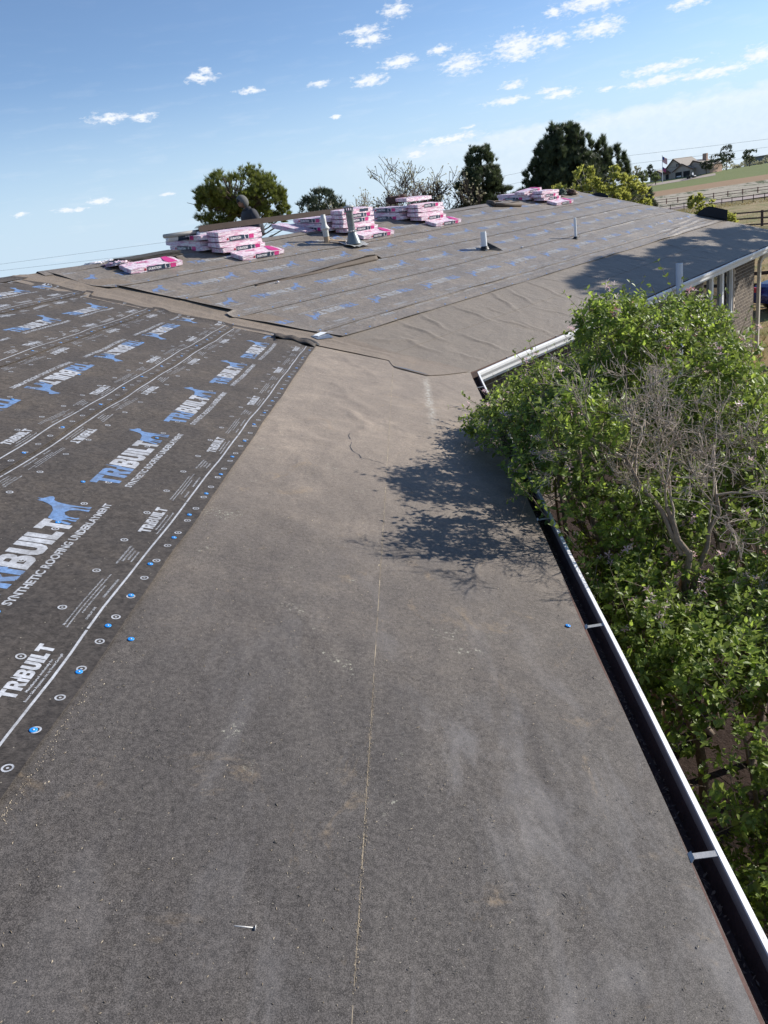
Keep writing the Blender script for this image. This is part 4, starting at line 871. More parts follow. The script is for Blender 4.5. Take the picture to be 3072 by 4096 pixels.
def stack(tag_, TL, npar, nac, kinds, kfront='A', extra=(), tshift=0.0):
    nS = (nV + Vector((0, 0, S))).normalized(); nH = (nV + Vector((0, 0, S * .45))).normalized()
    place_bundle(kfront, far(5.44, TL + .75, .022), eV, nS, 'bundle lying flat on the slope in front of the %s' % tag_)
    for i in range(npar):
        sh = random.uniform(-.05, .05) + (0.0 if i % 2 else .03); place_bundle(kinds[i % len(kinds)], far(5.80 + .012 * i, TL + .63 + sh + tshift, .026) + Vector((0, 0, i * BH * 1.04 + .03)), eV, nH, '%s bundle laid along the ridge in the %s' % (ORD[i], tag_))
    zr = S * RID + .022
    for c in range(3):
        for i in range(nac if c < 2 else nac - 1):
            kk = 'B' if (c == 0 and i % 2 == 0) else 'D'; dn = random.uniform(-.04, .04)
            P = eV * (TL + .17 + .345 * c) + nV * (6.50 + dn + (.06 if i % 2 else 0)); P.z = zr - .045 + i * BH * 1.05 + .02
            place_bundle(kk, P, -nV - Vector((0, 0, .10)), eV, '%s crosswise bundle, %s column, %s' % (ORD[i], ('left', 'middle', 'right')[c], tag_))
ORD = ['lowest', 'second', 'third', 'fourth', 'fifth', 'sixth']
stack('stack below the standing man', .88, 4, 3, 'ADBD')
stack('stack behind the grey metal flue', 4.12, 5, 3, 'ADBAC')
stack('stack that carries the brown cloth', 6.66, 4, 3, 'ADDBC')
stack('rightmost stack on the ridge', 12.45, 3, 2, 'ABD')
place_bundle('D', eV * (6.66 + .55) + nV * 6.05 + Vector((0, 0, 2.31)), eV, nV + Vector((0, 0, .12)), 'topmost bundle tilted on the stack that carries the brown cloth')
place_bundle('A', eV * (12.45 + .35) + nV * 6.2 + Vector((0, 0, 2.13)), eV + Vector((0, 0, .06)), nV + Vector((0, 0, .12)), 'topmost bundle slanting over the rightmost stack on the ridge')
place_bundle('D', eV * (4.12 - .25) + nV * 6.75 + Vector((0, 0, 2.05)), -nV - Vector((0, 0, .25)), eV, 'bundle sliding off the far left of the stack behind the grey metal flue')
place_bundle('A', far(5.72, -.42, .024), eV, (nV + Vector((0, 0, S))).normalized(), 'single pink bundle lying alone at the left end, before loose dark shingles')
for pr in [p for l in protos.values() for p in l]:
    if pr.name not in used:
        for ch in list(pr.children): bpy.data.objects.remove(ch)
        bpy.data.objects.remove(pr)
# loose shingles behind the single bundle
M['shingle'] = mat('dark_granular_shingle', (0.060, 0.055, 0.050), 0.85, var=.3, vs=60, bump=.6, bs=200)
ls = empty('loose_shingle_stack', far(6.12, -.15, .03)); tag(ls, 'opened stack of loose dark shingles behind the single pink bundle', 'shingles')
for i in range(7):
    mb = MB(); n = 10; off = Vector((random.uniform(-.03, .03), 0, 0)); V = []
    for a in range(n + 1):
        u = -.55 + 1.1 * a / n
        for v in (-.17, .17):
            p = eV * (u + off.x) + nV * (v + random.uniform(-.01, .01)); p.z = (v + .02) * S * .4 + .008 + i * .011 + .006 * math.sin(u * 5 + i) + (.02 * max(0, u - .3) if i > 3 else 0); V.append(p)
    mb.add(V, [(2 * i_, 2 * i_ + 2, 2 * i_ + 3, 2 * i_ + 1) for i_ in range(n)]); o = mb.build('shingle', M['shingle'], ls); sm = o.modifiers.new('t', 'SOLIDIFY'); sm.thickness = .009
def lump(name, P, size, m_, seed, label=None, cat=None, parent=None, amp=.35, freq=3.0, sub=4, flat=.3):
    bm = bmesh.new(); bmesh.ops.create_icosphere(bm, subdivisions=sub, radius=1)
    for v in bm.verts:
        n1 = noise.fractal(v.co * freq + Vector((seed, 0, 0)), .8, 2.0, 4); v.co *= 1 + amp * n1; v.co.z = max(v.co.z, -flat)
        v.co = Vector((v.co.x * size[0], v.co.y * size[1], (v.co.z + flat) * size[2]))
    me = bpy.data.meshes.new(name); bm.to_mesh(me); bm.free(); o = link(name, me, m_, parent, True); o.location = P
    if label: tag(o, label, cat)
    return o
lump('torn_wrapper', far(6.05, -.82, .03), (.20, .15, .05), M['wrap'], 5, 'crumpled pink wrapper at the left end of the loose shingles', 'wrapper', amp=.6)
for i, t in enumerate((-1.0, -.75, -.5)):
    lump('torn_wrapper', far(6.45, t, .02), (.16, .09, .035), M['whitel'], 9 + i, ('leftmost', 'middle', 'rightmost')[i] + ' of three pale scraps of wrapper on the ridge left of the loose shingles', 'wrapper', amp=.6)
# strips of drip edge on stands of bundles, a pale tube, two rolls of underlayment
M['brown_metal'] = mat('brown_metal_strip', (0.060, 0.044, 0.037), 0.75, 0.0, spec=.1, var=.12)
st_ = empty('metal_strips', eV * 3.2 + nV * 6.2 + Vector((0, 0, 2.29))); tag(st_, 'long bundle of brown metal edge strips laid over two shingle stacks', 'metal strips')
for i in range(6):
    a, b = -2.2 + i * .02, 2.18 - i * .03; o0 = Vector((0, 0, i * .007)) + nV * (.012 * i)
    mb = MB(); pr = [nV * -.070 + Vector((0, 0, -.035)), nV * -.050 + Vector((0, 0, .028)), nV * .06 + Vector((0, 0, .034)), nV * .06 + Vector((0, 0, .0375)), nV * -.054 + Vector((0, 0, .0315)), nV * -.074 + Vector((0, 0, -.035))]
    mb.prism([eV * a + o0 + p for p in pr], eV * (b - a)); mb.build('metal_strip', M['brown_metal'], st_)
pt = MB(); P0 = eV * .32 + nV * 6.24 + Vector((0, 0, 2.262)); P1 = eV * 1.6 + nV * 6.30 + Vector((0, 0, 2.275)); pt.tube([P0, P1], .034, 16); o = pt.build('cardboard_tube', mat('pale_grey_tube', (.42, .40, .36), .6), None, True); tag(o, 'pale grey tube sticking out left from under the metal strips', 'tube')
M['film'] = mat('white_roll_film', (0.74, 0.75, 0.78), 0.3, var=.08, bump=.5, bs=25)
TRB = word('TRIBUILT')
for i, (ta, tb, rn, lab) in enumerate(((.45, 1.45, 6.36, 'white wrapped roll of underlayment, the one poking out at the left under the metal strips'), (1.0, 2.0, 6.20, 'white wrapped roll of underlayment lying right of the other one above the man\'s stack'))):
    rt = empty('underlayment_roll', eV * ((ta + tb) / 2) + nV * rn + Vector((0, 0, 2.215 + .0 * i))); tag(rt, lab, 'roll', 'rolls of underlayment under the metal strips')
    mb = MB(); h = (tb - ta) / 2; mb.tube([-eV * h, -eV * (h - .02), eV * (h - .02), eV * h], [.042, .055, .055, .042], 20); mb.build('film', M['film'], rt, True)
    mb = MB(); mb.tube([-eV * .30, eV * .22], .0562, 20, cap=False); mb.build('label_band', M['navy'], rt, True)
    V, T = SMALL; V = V * .052; an = (V[:, 1] - .026) / .057; P = np.array([(eV * (x - .2) + (-nV) * (.0572 * math.cos(a + .25)) + Vector((0, 0, .0572 * math.sin(a + .25))))[:] for x, a in zip(V[:, 0], an)])
    link('lettering', np_mesh('lettering', P, T), M['whitel'], rt)
# brown cloth with bent rods on the third stack
M['brown_cloth'] = mat('brown_cloth', (0.085, 0.050, 0.040), 0.9, var=.3, bump=.5, bs=30)
lump('brown_cloth', eV * 6.93 + nV * 6.30 + Vector((0, 0, 2.30)), (.24, .17, .14), M['brown_cloth'], 31, 'bunched brown cloth on top of the third stack from the left', 'cloth', amp=.55, freq=2.2)
hz = empty('bent_rods', eV * 7.3 + nV * 6.25 + Vector((0, 0, 2.42))); tag(hz, 'thin dark bent rods rising to the right from the brown cloth', 'rods')
for i in range(7):
    mb = MB(); L = .95 - .05 * i; pts = [eV * (L * s) + nV * (.02 * i) + Vector((0, 0, -.02 + .012 * i + .20 * s * s * (1 + .08 * i))) for s in [k / 8 for k in range(9)]]; mb.tube(pts, .0045, 5); mb.build('rod', M['brown_cloth'], hz)
# felt scrap bent over the ridge
mb = MB(); sc0 = empty('felt_scrap', far(6.05, 10.75, .03)); tag(sc0, 'bent roll of brown felt lying over the ridge left of the rightmost stack', 'felt scrap')
mb.tube([far(6.42, 10.95, .06) - sc0.location, far(6.2, 10.85, .06) - sc0.location, far(6.05, 10.68, .055) - sc0.location], [.07, .065, .05], 10); mb.tube([far(6.05, 10.70, .055) - sc0.location, far(5.92, 10.95, .06) - sc0.location, far(5.72, 11.45, .06) - sc0.location], [.05, .055, .06], 12); mb.build('felt_roll', M['felt_edge'], sc0, True)
mb = MB(); mb.prism([far(6.3, 11.05, .07) - sc0.location, far(5.95, 11.25, .13) - sc0.location, far(5.93, 11.36, .13) - sc0.location, far(6.32, 11.15, .07) - sc0.location], (0, 0, .012)); mb.build('folded_end', M['stain'], sc0)
M['green_cloth'] = mat('dark_green_cloth', (0.025, 0.05, 0.04), 0.8, var=.4, bump=.4, bs=30)
lump('jacket', far(6.12, 14.45, .02), (.22, .16, .13), M['green_cloth'], 41, 'crumpled dark green jacket against the right side of the rightmost stack', 'jacket', amp=.5)
lump('work_bag', far(6.08, 15.05, .02), (.20, .15, .11), M['brown_cloth'], 44, 'dark work bag with tan ends lying between the jacket and the gable', 'bag', amp=.4)
for i, (rn, t) in enumerate(((6.0, 15.28), (6.15, 15.45))):
    lump('work_glove', far(rn, t, .02), (.10, .07, .04), M['stain'], 47 + i, ('tan work glove touching the right end of the dark bag', 'tan work glove nearest the gable on the ridge')[i], 'glove', amp=.5)
for i, (rn, t) in enumerate(((4.02, .70), (3.15, 6.95))):
    lump('litter_scrap', far(rn, t, .03), (.022, .018, .02), M['whitel'], 60 + i, ('small round pale scrap on the printed dog left of the middle of the far slope', 'small white scrap between the two thin white pipes')[i], 'scrap', amp=.2, sub=2)

# ------------------------------------------------------------------ terrain
def tz(x, y):
    r = np.hypot(np.asarray(x, float) - CAM.x, np.asarray(y, float) - CAM.y)
    z = np.interp(r, [0, 55, 79, 165, 225, 258, 280, 330, 420, 3500, 9000], [GZ, GZ, -3.2, -4.3, -4.4, -2.4, -1.15, 1.75, 2.1, 1.6, 1.6])
    return z + .05 * np.sin(np.asarray(x) * .11) * np.cos(np.asarray(y) * .09) * np.clip((r - 30) / 40, 0, 1)
def AZ(r, a, dz=0.0):
    x = CAM.x + r * math.sin(R(a)); y = CAM.y + r * math.cos(R(a)); return Vector((x, y, float(tz(x, y)) + dz))
rr_ = np.concatenate([np.arange(0, 60, 1.5), np.arange(60, 440, 5), np.array([460, 500, 560, 640, 760, 900, 1200, 1800, 2600, 3500, 5500, 9000])]); nA = 240
V = []; 
for r in rr_:
    for k in range(nA):
        a = 2 * math.pi * k / nA; x = CAM.x + r * math.sin(a); y = CAM.y + r * math.cos(a); V.append((x, y, 0))
V = np.array(V); V[:, 2] = tz(V[:, 0], V[:, 1]); idx = np.arange(len(V)).reshape(len(rr_), nA)
F = np.stack([idx[:-1, :], idx[1:, :], np.roll(idx, -1, 1)[1:, :], np.roll(idx, -1, 1)[:-1, :]], -1).reshape(-1, 4)
def groundmat():
    m = bpy.data.materials.new('ground'); m.use_nodes = True; t = m.node_tree; N = NT(t); b = pbsdf(m)
    co = N.n('ShaderNodeTexCoord').outputs['Object']
    d = N.n('ShaderNodeVectorMath', {0: N.n('ShaderNodeVectorMath', {0: co, 1: tuple(CAM)}, operation='SUBTRACT').outputs[0], 1: (1, 1, 0)}, operation='MULTIPLY').outputs[0]
    r = N.n('ShaderNodeVectorMath', {0: d}, operation='LENGTH').outputs['Value']
    jit = N.m('MULTIPLY', N.m('SUBTRACT', N.noise(co, .08, 4, .6), .5), 16.0); rj = N.m('ADD', r, jit)
    fine = N.noise(co, 2.2, 6, .7); mid = N.noise(co, .35, 5, .65); big = N.noise(co, .05, 4, .6)
    dry = N.mix(fine, (0.20, 0.135, 0.065), (0.46, 0.34, 0.19)); green = N.mix(fine, (0.07, 0.10, 0.025), (0.20, 0.22, 0.07))
    yard = N.mix(N.ramp(N.m('ADD', mid, N.m('MULTIPLY', N.m('SUBTRACT', fine, .5), .8)), [(.42, 0.0), (.66, 0.8)]), dry, green)
    lawn = N.mix(mid, (0.16, 0.19, 0.075), (0.23, 0.25, 0.11)); tan = N.mix(fine, (0.28, 0.185, 0.11), (0.42, 0.29, 0.19))
    pale = N.mix(fine, (0.30, 0.26, 0.19), (0.56, 0.50, 0.41)); scrub = N.mix(N.ramp(N.noise(N.mapping(co, scale=(1, .4, 1), rot=(0, 0, .5)), .42, 6, .75), [(.5, 0.0), (.58, 1.0)]), pale, (0.06, 0.085, 0.035))
    def band(v, a, w, c0, c1): return N.mix(N.n('ShaderNodeMapRange', {'Value': v, 'From Min': a - w, 'From Max': a + w}).outputs[0], c0, c1)
    pasture = N.mix(N.ramp(mid, [(.4, 0.0), (.65, 1.0)]), (0.40, 0.31, 0.20), (0.12, 0.15, 0.05))
    c = band(rj, 70, 8, yard, N.mix(.5, yard, pasture)); c = band(rj, 172, 4, c, N.mix(fine, (0.10, 0.10, 0.04), (0.22, 0.17, 0.09))); c = band(rj, 182, 2, c, N.mix(fine, (.30, .24, .21), (.40, .32, .28)))
    c = band(rj, 205, 3, c, scrub); c = band(rj, 234, 4, c, pale); c = band(rj, 247, 4, c, scrub); c = band(r, 258, 2.0, c, tan); c = band(r, 279, .8, c, lawn); c = band(r, 900, 200, c, (0.20, 0.22, 0.13))
    # bare earth and mulch in the bed by the house
    bd = N.n('ShaderNodeVectorMath', {0: N.n('ShaderNodeVectorMath', {0: co, 1: (4.0, -1.5, GZ)}, operation='SUBTRACT').outputs[0], 1: (.16, .115, 0)}, operation='MULTIPLY').outputs[0]
    bl = N.n('ShaderNodeMapRange', {'Value': N.m('ADD', N.n('ShaderNodeVectorMath', {0: bd}, operation='LENGTH').outputs['Value'], N.m('MULTIPLY', N.m('SUBTRACT', mid, .5), .5)), 'From Min': .95, 'From Max': 1.1}).outputs[0]
    mulch = N.mix(N.noise(co, 14, 6, .8), (0.016, 0.012, 0.010), (0.085, 0.058, 0.048)); c = N.mix(bl, mulch, c)
    t.links.new(c, b.inputs['Base Color']); b.inputs['Roughness'].default_value = .95; b.inputs['Specular IOR Level'].default_value = .1
    bp = N.n('ShaderNodeBump', {'Height': N.noise(co, 9, 6, .75), 'Strength': .8, 'Distance': .06}); t.links.new(bp.outputs[0], b.inputs['Normal']); return m
me = np_mesh('ground', V, F)
g = link('ground', me, groundmat(), None, True); tag(g, 'open ground: dry yard grass, pasture, pale stubble and a green field rising to the horizon', kind='structure')
if me.polygons[len(me.polygons) // 2].normal.z < 0: me.flip_normals()
# gravel lane between the two far fences
V = []; 
for i in range(61):
    a = 6 + i * .75
    for r in (184.5, 200.5): p = AZ(r * (1 + (21 - a) * .004), a, .06); V.append(p)
mb = MB(); mb.add(V, [(2 * i, 2 * i + 1, 2 * i + 3, 2 * i + 2) for i in range(60)]); o = mb.build('gravel_lane', mat('pinkish_gravel', (.34, .27, .24), .9, vs=.8, var=.15), None); tag(o, 'pale gravel lane running between the two far board fences', kind='structure')
V = []
for i in range(31):
    a = 12 + i * .3
    for r in (305, 317): V.append(AZ(r + (a - 14) * 1.0, a, .06))
mb = MB(); mb.add(V, [(2 * i, 2 * i + 1, 2 * i + 3, 2 * i + 2) for i in range(30)]); o = mb.build('driveway', mat('beige_driveway', (.36, .30, .25), .9, vs=.5), None); tag(o, 'beige driveway curving in front of the far house', kind='structure')

# fences
def fence(pts, h, spacing, rails, m_, label, w=.13):
    root = empty('board_fence', pts[0]); tag(root, label, 'fence'); pos = []
    for a, b in zip(pts[:-1], pts[1:]):
        n = max(1, round((b - a).length / spacing))
        for i in range(n): p = a.lerp(b, i / n); p.z = float(tz(p.x, p.y)); pos.append(p)
    p = pts[-1].copy(); p.z = float(tz(p.x, p.y)); pos.append(p)
    d0 = (pos[1] - pos[0]); ang = math.atan2(d0.y, d0.x); pm = None; mb = MB(); mb.box((0, 0, h / 2 - .1), (w, w, h + .3), None)
    for i, p in enumerate(pos):
        if pm is None: o = mb.build('post', m_, root); pm = o.data
        else: o = bpy.data.objects.new('post', pm); COL.objects.link(o); o.parent = root
        o.location = p - pos[0]; o.rotation_euler = (random.uniform(-.02, .02), random.uniform(-.02, .02), ang)
    for i in range(len(pos) - 1):
        a, b = pos[i] - pos[0], pos[i + 1] - pos[0]
        for f_ in rails:
            z = Vector((0, 0, h * f_)); mb = MB(); d = (b - a).normalized(); s_ = Vector((d.y, -d.x, 0)).normalized() * .02; q = s_ * 3.4
            mb.prism([a + z + q + s_, a + z + q - s_, a + z + q - s_ + Vector((0, 0, .13)), a + z + q + s_ + Vector((0, 0, .13))], b - a); mb.build('rail', m_, root)
    return root
fence([AZ(178, 14), AZ(176, 19.1), AZ(161, 23.9), AZ(150, 29)], 1.25, 2.5, (.38, .88), M['wood_d'], 'dark brown two rail fence on the near side of the lane')
fence([AZ(236, 15.2), AZ(230, 17.3), AZ(224, 20.9), AZ(218, 23.5), AZ(208, 28)], 1.3, 3.4, (.35, .85), M['wood_rb'], 'red brown fence beyond the lane, below the pale stubble', .2)
fence([AZ(92, 18), AZ(79, 23.8), AZ(70, 29)], 1.3, 3.6, (.08, .5, .9), M['wood_d'], 'dark three rail fence crossing the pasture just past the gable', .16)
fence([Vector((8.6, 21.0, GZ)), Vector((11.8, 20.2, GZ)), Vector((17.0, 16.6, GZ)), Vector((30, 10.5, GZ))], 1.15, 2.4, (.15, .52, .88), M['wood_d'], 'wooden yard fence behind the parked blue car')
# ------------------------------------------------------------------ far house
M['stucco'] = mat('taupe_stucco', (.46, .39, .33), .9, vs=.6, var=.08); M['far_roof'] = mat('tan_grey_shingle_roof', (.30, .26, .22), .85, vs=1.5); M['far_dark'] = mat('garage_interior', (.02, .02, .022), .8); M['far_brick'] = mat('reddish_tan_brick', (.42, .28, .21), .9, vs=2); M['far_trim'] = mat('brown_gable_trim', (.13, .07, .05), .8)
H0 = AZ(332, 18.7); H0.z -= .1
hd = Vector((math.sin(R(137)), math.cos(R(137)), 0)); hb = Vector((math.sin(R(47)), math.cos(R(47)), 0)); UP = Vector((0, 0, 1))
fh = empty('far_house', H0); fh.scale = (.84, .84, .84); tag(fh, 'large taupe house with three gables, two garage doors and a chimney on the far rise', 'house')
def hp(x, y, z): return hd * x + hb * y + UP * z
def gable(x0, x1, y0, y1, ze, zr, xr=None, depth=None):
    """gabled block facing us: walls and roof"""
    xr = xr if xr is not None else (x0 + x1) / 2
    mb = MB(); mb.prism([hp(x0, y0, 0), hp(x1, y0, 0), hp(x1, y0, ze), hp(xr, y0, zr), hp(x0, y0, ze)], hb * (y1 - y0)); mb.build('wall', M['stucco'], fh)
    mb = MB(); ov = .5
    for xa in (x0, x1):
        s_ = -1 if xa == x0 else 1; k = (zr - ze) / abs(xa - xr); a = hp(xa + s_ * ov, y0 - .6, ze - k * ov + .1); b = hp(xr, y0 - .6, zr + .1); mb.prism([a, b, b + UP * .22, a + UP * .22], hb * (y1 - y0 + 1.2))
    r_ = mb.build('roof', M['far_roof'], fh)
    mb = MB()
    for xa in (x0, x1):
        s_ = -1 if xa == x0 else 1; k = (zr - ze) / abs(xa - xr); a = hp(xa + s_ * ov, y0 - .64, ze - k * ov - .25); b = hp(xr, y0 - .64, zr - .25); mb.prism([a, b, b + UP * .45, a + UP * .45], hb * .03)
    mb.build('gable_trim', M['far_trim'], r_)
    return r_
mainr = gable(-9.5, 3.6, 4, 20, 2.9, 8.3, -4.0)
gable(-2.0, 6.9, .5, 6, 3.1, 5.6, 2.2); r3 = gable(3.6, 13.6, 3, 14, 3.6, 6.2, 6.0); gable(-17, -9.5, 6, 18, 2.6, 4.6)
mb = MB(); mb.box(hp(-7.2, 3.6, 1.9), (.1, .1, .1)); mb.prism([hp(-9, 3.2, 2.7), hp(-5.2, 3.2, 2.7), hp(-7, 3.2, 4.2)], hb * .9); mb.build('porch_roof', M['far_trim'], fh)
for x0, x1 in ((-1.2, 1.8), (2.6, 5.7)):
    mb = MB(); mb.prism([hp(x0, .42, .05), hp(x1, .42, .05), hp(x1, .42, 2.5), hp(x0, .42, 2.5)], hb * .06); mb.build('garage_door', M['far_dark'], fh)
mb = MB(); mb.prism([hp(-7.9, 3.9, .05), hp(-6.4, 3.9, .05), hp(-6.4, 3.9, 2.4), hp(-7.9, 3.9, 2.4)], hb * .05); mb.build('door', M['far_dark'], fh)
for x in (-2.6, -1.6, -.7):
    mb = MB(); mb.prism([hp(x, 3.9, 5.0), hp(x + .5, 3.9, 5.0), hp(x + .5, 3.9, 6.1), hp(x, 3.9, 6.1)], hb * .05); mb.build('window', M['far_dark'], fh)
mb = MB(); mb.prism([hp(13.62, 2.9, 0), hp(13.62, 13.9, 0), hp(13.62, 13.9, 3.4), hp(13.62, 2.9, 3.4)], hd * .25); o = mb.build('wall', M['far_brick'], fh); o['label'] = 'sunlit reddish side wall'
mb = MB(); mb.prism([hp(7.2, 9, 4.5), hp(9.0, 9, 4.5), hp(9.0, 9, 8.6), hp(7.2, 9, 8.6)], hb * 1.4); mb.build('chimney', M['far_brick'], r3)
# white car in the garage
def simple_car(name, P, ang, L, Wd, Hh, body, label, cat, scale=1.0, open_top=False):
    root = empty(name, P, (0, 0, ang)); root.scale = (scale,) * 3; tag(root, label, cat)
    side = [(-L / 2, .35), (-L / 2 + .02, .75), (-L / 2 + .25, .92), (-L * .27, Hh * .64), (-L * .17, Hh * .97), (L * .08, Hh), (L * .24, Hh * .68), (L * .40, Hh * .58), (L / 2 - .05, Hh * .48), (L / 2, .40), (L / 2 - .08, .28), (-L / 2 + .08, .28)]
    bm = bmesh.new()
    lo = [bm.verts.new((x, -Wd / 2 + (.10 if z > Hh * .7 else 0), z)) for x, z in side]; hi = [bm.verts.new((x, Wd / 2 - (.10 if z > Hh * .7 else 0), z)) for x, z in side]
    bm.faces.new(lo); bm.faces.new(hi[::-1])
    for i in range(len(side)): bm.faces.new((lo[i], hi[i], hi[(i + 1) % len(side)], lo[(i + 1) % len(side)]))
    bmesh.ops.recalc_face_normals(bm, faces=bm.faces); bmesh.ops.bevel(bm, geom=bm.edges[:], offset=.05, segments=2, affect='EDGES')
    me = bpy.data.meshes.new('body'); bm.to_mesh(me); bm.free(); link('body', me, body, root, True)
    for s_ in (-1, 1):
        y = s_ * (Wd / 2 - .055); mb = MB(); mb.prism([Vector((-L * .155, y, Hh * .67)), Vector((L * .0, y, Hh * .67)), Vector((L * .0, y - s_ * .03, Hh * .93)), Vector((-L * .13, y - s_ * .03, Hh * .93))], (0, s_ * .03, 0)); mb.build('window', M['glass'], root)
        mb = MB(); mb.prism([Vector((L * .02, y, Hh * .67)), Vector((L * .19, y, Hh * .67)), Vector((L * .085, y - s_ * .03, Hh * .93)), Vector((L * .02, y - s_ * .03, Hh * .93))], (0, s_ * .03, 0)); mb.build('window', M['glass'], root)
        mb = MB(); mb.box((0, s_ * (Wd / 2 + .01), .50), (L * .94, .03, .035)); mb.build('side_trim', M['beige_trim'], root)
        mb = MB(); mb.box((0, s_ * (Wd / 2 + .005), .36), (L * .94, .03, .14)); mb.build('sill_cladding', M['rubber'], root)
    for xx, nm in ((-L * .225, 'rear_window'), (L * .17, 'windscreen')):
        mb = MB(); a = (-L * .26, Hh * .665, -L * .185, Hh * .93) if xx < 0 else (L * .235, Hh * .70, L * .10, Hh * .95)
        mb.add([(a[0] + (-.03 if xx < 0 else .03), -Wd * .38, a[1]), (a[0] + (-.03 if xx < 0 else .03), Wd * .38, a[1]), (a[2] + (-.03 if xx < 0 else .03), Wd * .36, a[3]), (a[2] + (-.03 if xx < 0 else .03), -Wd * .36, a[3])], [(0, 1, 2, 3)]); mb.build(nm, M['glass'], root)
    for x in (-L * .31, L * .31):
        for s_ in (-1, 1):
            w = MB(); w.lathe((x, s_ * (Wd / 2 - .11), .33), [(.18, -.11), (.32, -.10), (.335, -.06), (.335, .06), (.32, .10), (.18, .11), (.0005, .10)], 20, axis=Vector((0, s_, 0))); wo_ = w.build('wheel', M['rubber'], root, True)
            w = MB(); w.lathe((x, s_ * (Wd / 2 - .11), .33), [(.19, .105), (.17, .112), (.05, .118), (.0005, .12)], 12, axis=Vector((0, s_, 0))); w.build('rim', M['steel'], wo_, True)
    for s_ in (-1, 1):
        mb = MB(); mb.box((L / 2 - .04, s_ * Wd * .36, Hh * .42), (.10, .32, .11)); mb.build('headlight', M['pvc'], root)
        mb = MB(); mb.box((-L / 2 + .02, s_ * Wd * .38, Hh * .47), (.10, .22, .16)); mb.build('tail_light', M['redl'], root)
    return root
M['blue_paint'] = mat('dark_blue_car_paint', (.02, .035, .22), .22, .3, var=.03); M['car_white'] = mat('white_car_paint', (.7, .7, .7), .3, var=.03); M['car_black'] = mat('black_car_paint', (.02, .022, .022), .35, var=.03)
simple_car('parked_car', AZ(31.0, 27.3), R(20), 4.4, 1.8, 1.62, M['blue_paint'], 'dark blue car at the right edge of the picture past the brick corner', 'car')
simple_car('parked_car', H0 + hp(.4, 2.4, .02), math.atan2(hb.y, hb.x) + R(180), 4.4, 1.8, 1.5, M['car_white'], 'white car standing inside the left garage of the far house', 'car')
# utility vehicle on the far drive
uv = empty('utility_vehicle', AZ(316, 19.55, .1), (0, 0, math.atan2(hd.y, hd.x))); tag(uv, 'small dark utility vehicle with a white bonnet parked before the far garages', 'utility vehicle')
mb = MB(); mb.box((-.2, 0, .75), (2.6, 1.5, .5)); mb.box((-1.0, 0, 1.05), (1.1, 1.4, .25)); mb.build('body', M['car_black'], uv)
mb = MB(); mb.prism([Vector((.5, -.7, .95)), Vector((1.45, -.7, .75)), Vector((1.45, -.7, .55)), Vector((.5, -.7, .55))], (0, 1.4, 0)); mb.build('bonnet', M['car_white'], uv)
mb = MB(); 
for x in (-.45, .55):
    for y in (-.68, .68): mb.tube([(x + (.18 if x > 0 else 0), y, .95), (x, y, 1.95)], .04, 6)
mb.box((.05, 0, 1.97), (1.3, 1.45, .06)); mb.build('roll_cage', M['car_black'], uv)
mb = MB(); mb.prism([Vector((.60, -.6, 1.0)), Vector((.60, .6, 1.0)), Vector((.50, .6, 1.9)), Vector((.50, -.6, 1.9))], (.02, 0, 0)); mb.build('windscreen', M['film'], uv)
for x in (-1.05, 1.05):
    for s_ in (-1, 1): w = MB(); w.lathe((x, s_ * .68, .36), [(.0005, -.12), (.36, -.12), (.36, .12), (.0005, .12)], 14, axis=Vector((0, 1, 0))); w.build('wheel', M['rubber'], uv, True)
# flagpole
fp = empty('flagpole', AZ(318, 17.78, 0)); tag(fp, 'white flagpole with two flags in front of the far house', 'flagpole')
mb = MB(); mb.tube([(0, 0, 0), (0, 0, 9.3)], [.13, .09], 8); mb.build('pole', M['white_trim'], fp)
def flag(z, w, h, cols, nm):
    fo = MB(); nn = 10; V = []; 
    for i in range(nn + 1):
        for j in range(nn + 1):
            u, v = i / nn, j / nn; V.append(hd * (u * w * .55) + hb * (.18 * math.sin(u * 7)) + UP * (z - v * h - u * h * .55))
    fc = [(i * (nn + 1) + j, (i + 1) * (nn + 1) + j, (i + 1) * (nn + 1) + j + 1, i * (nn + 1) + j + 1) for i in range(nn) for j in range(nn)]
    fo.add(V, fc); o = fo.build(nm, cols, fp)
    mi = []
    for i in range(nn):
        for j in range(nn): mi.append(0 if (i < 4 and j < 5) else (1 if j % 2 == 0 else 2))
    o.data.polygons.foreach_set('material_index', mi)
M['flag_blue'] = mat('flag_blue', (.03, .05, .25), .8); M['flag_red'] = mat('flag_red', (.55, .05, .05), .8)
flag(8.9, 3.4, 2.0, [M['flag_blue'], M['flag_red'], M['whitel']], 'flag'); flag(5.4, 2.4, 1.4, [M['flag_blue'], M['flag_blue'], M['flag_red']], 'flag')
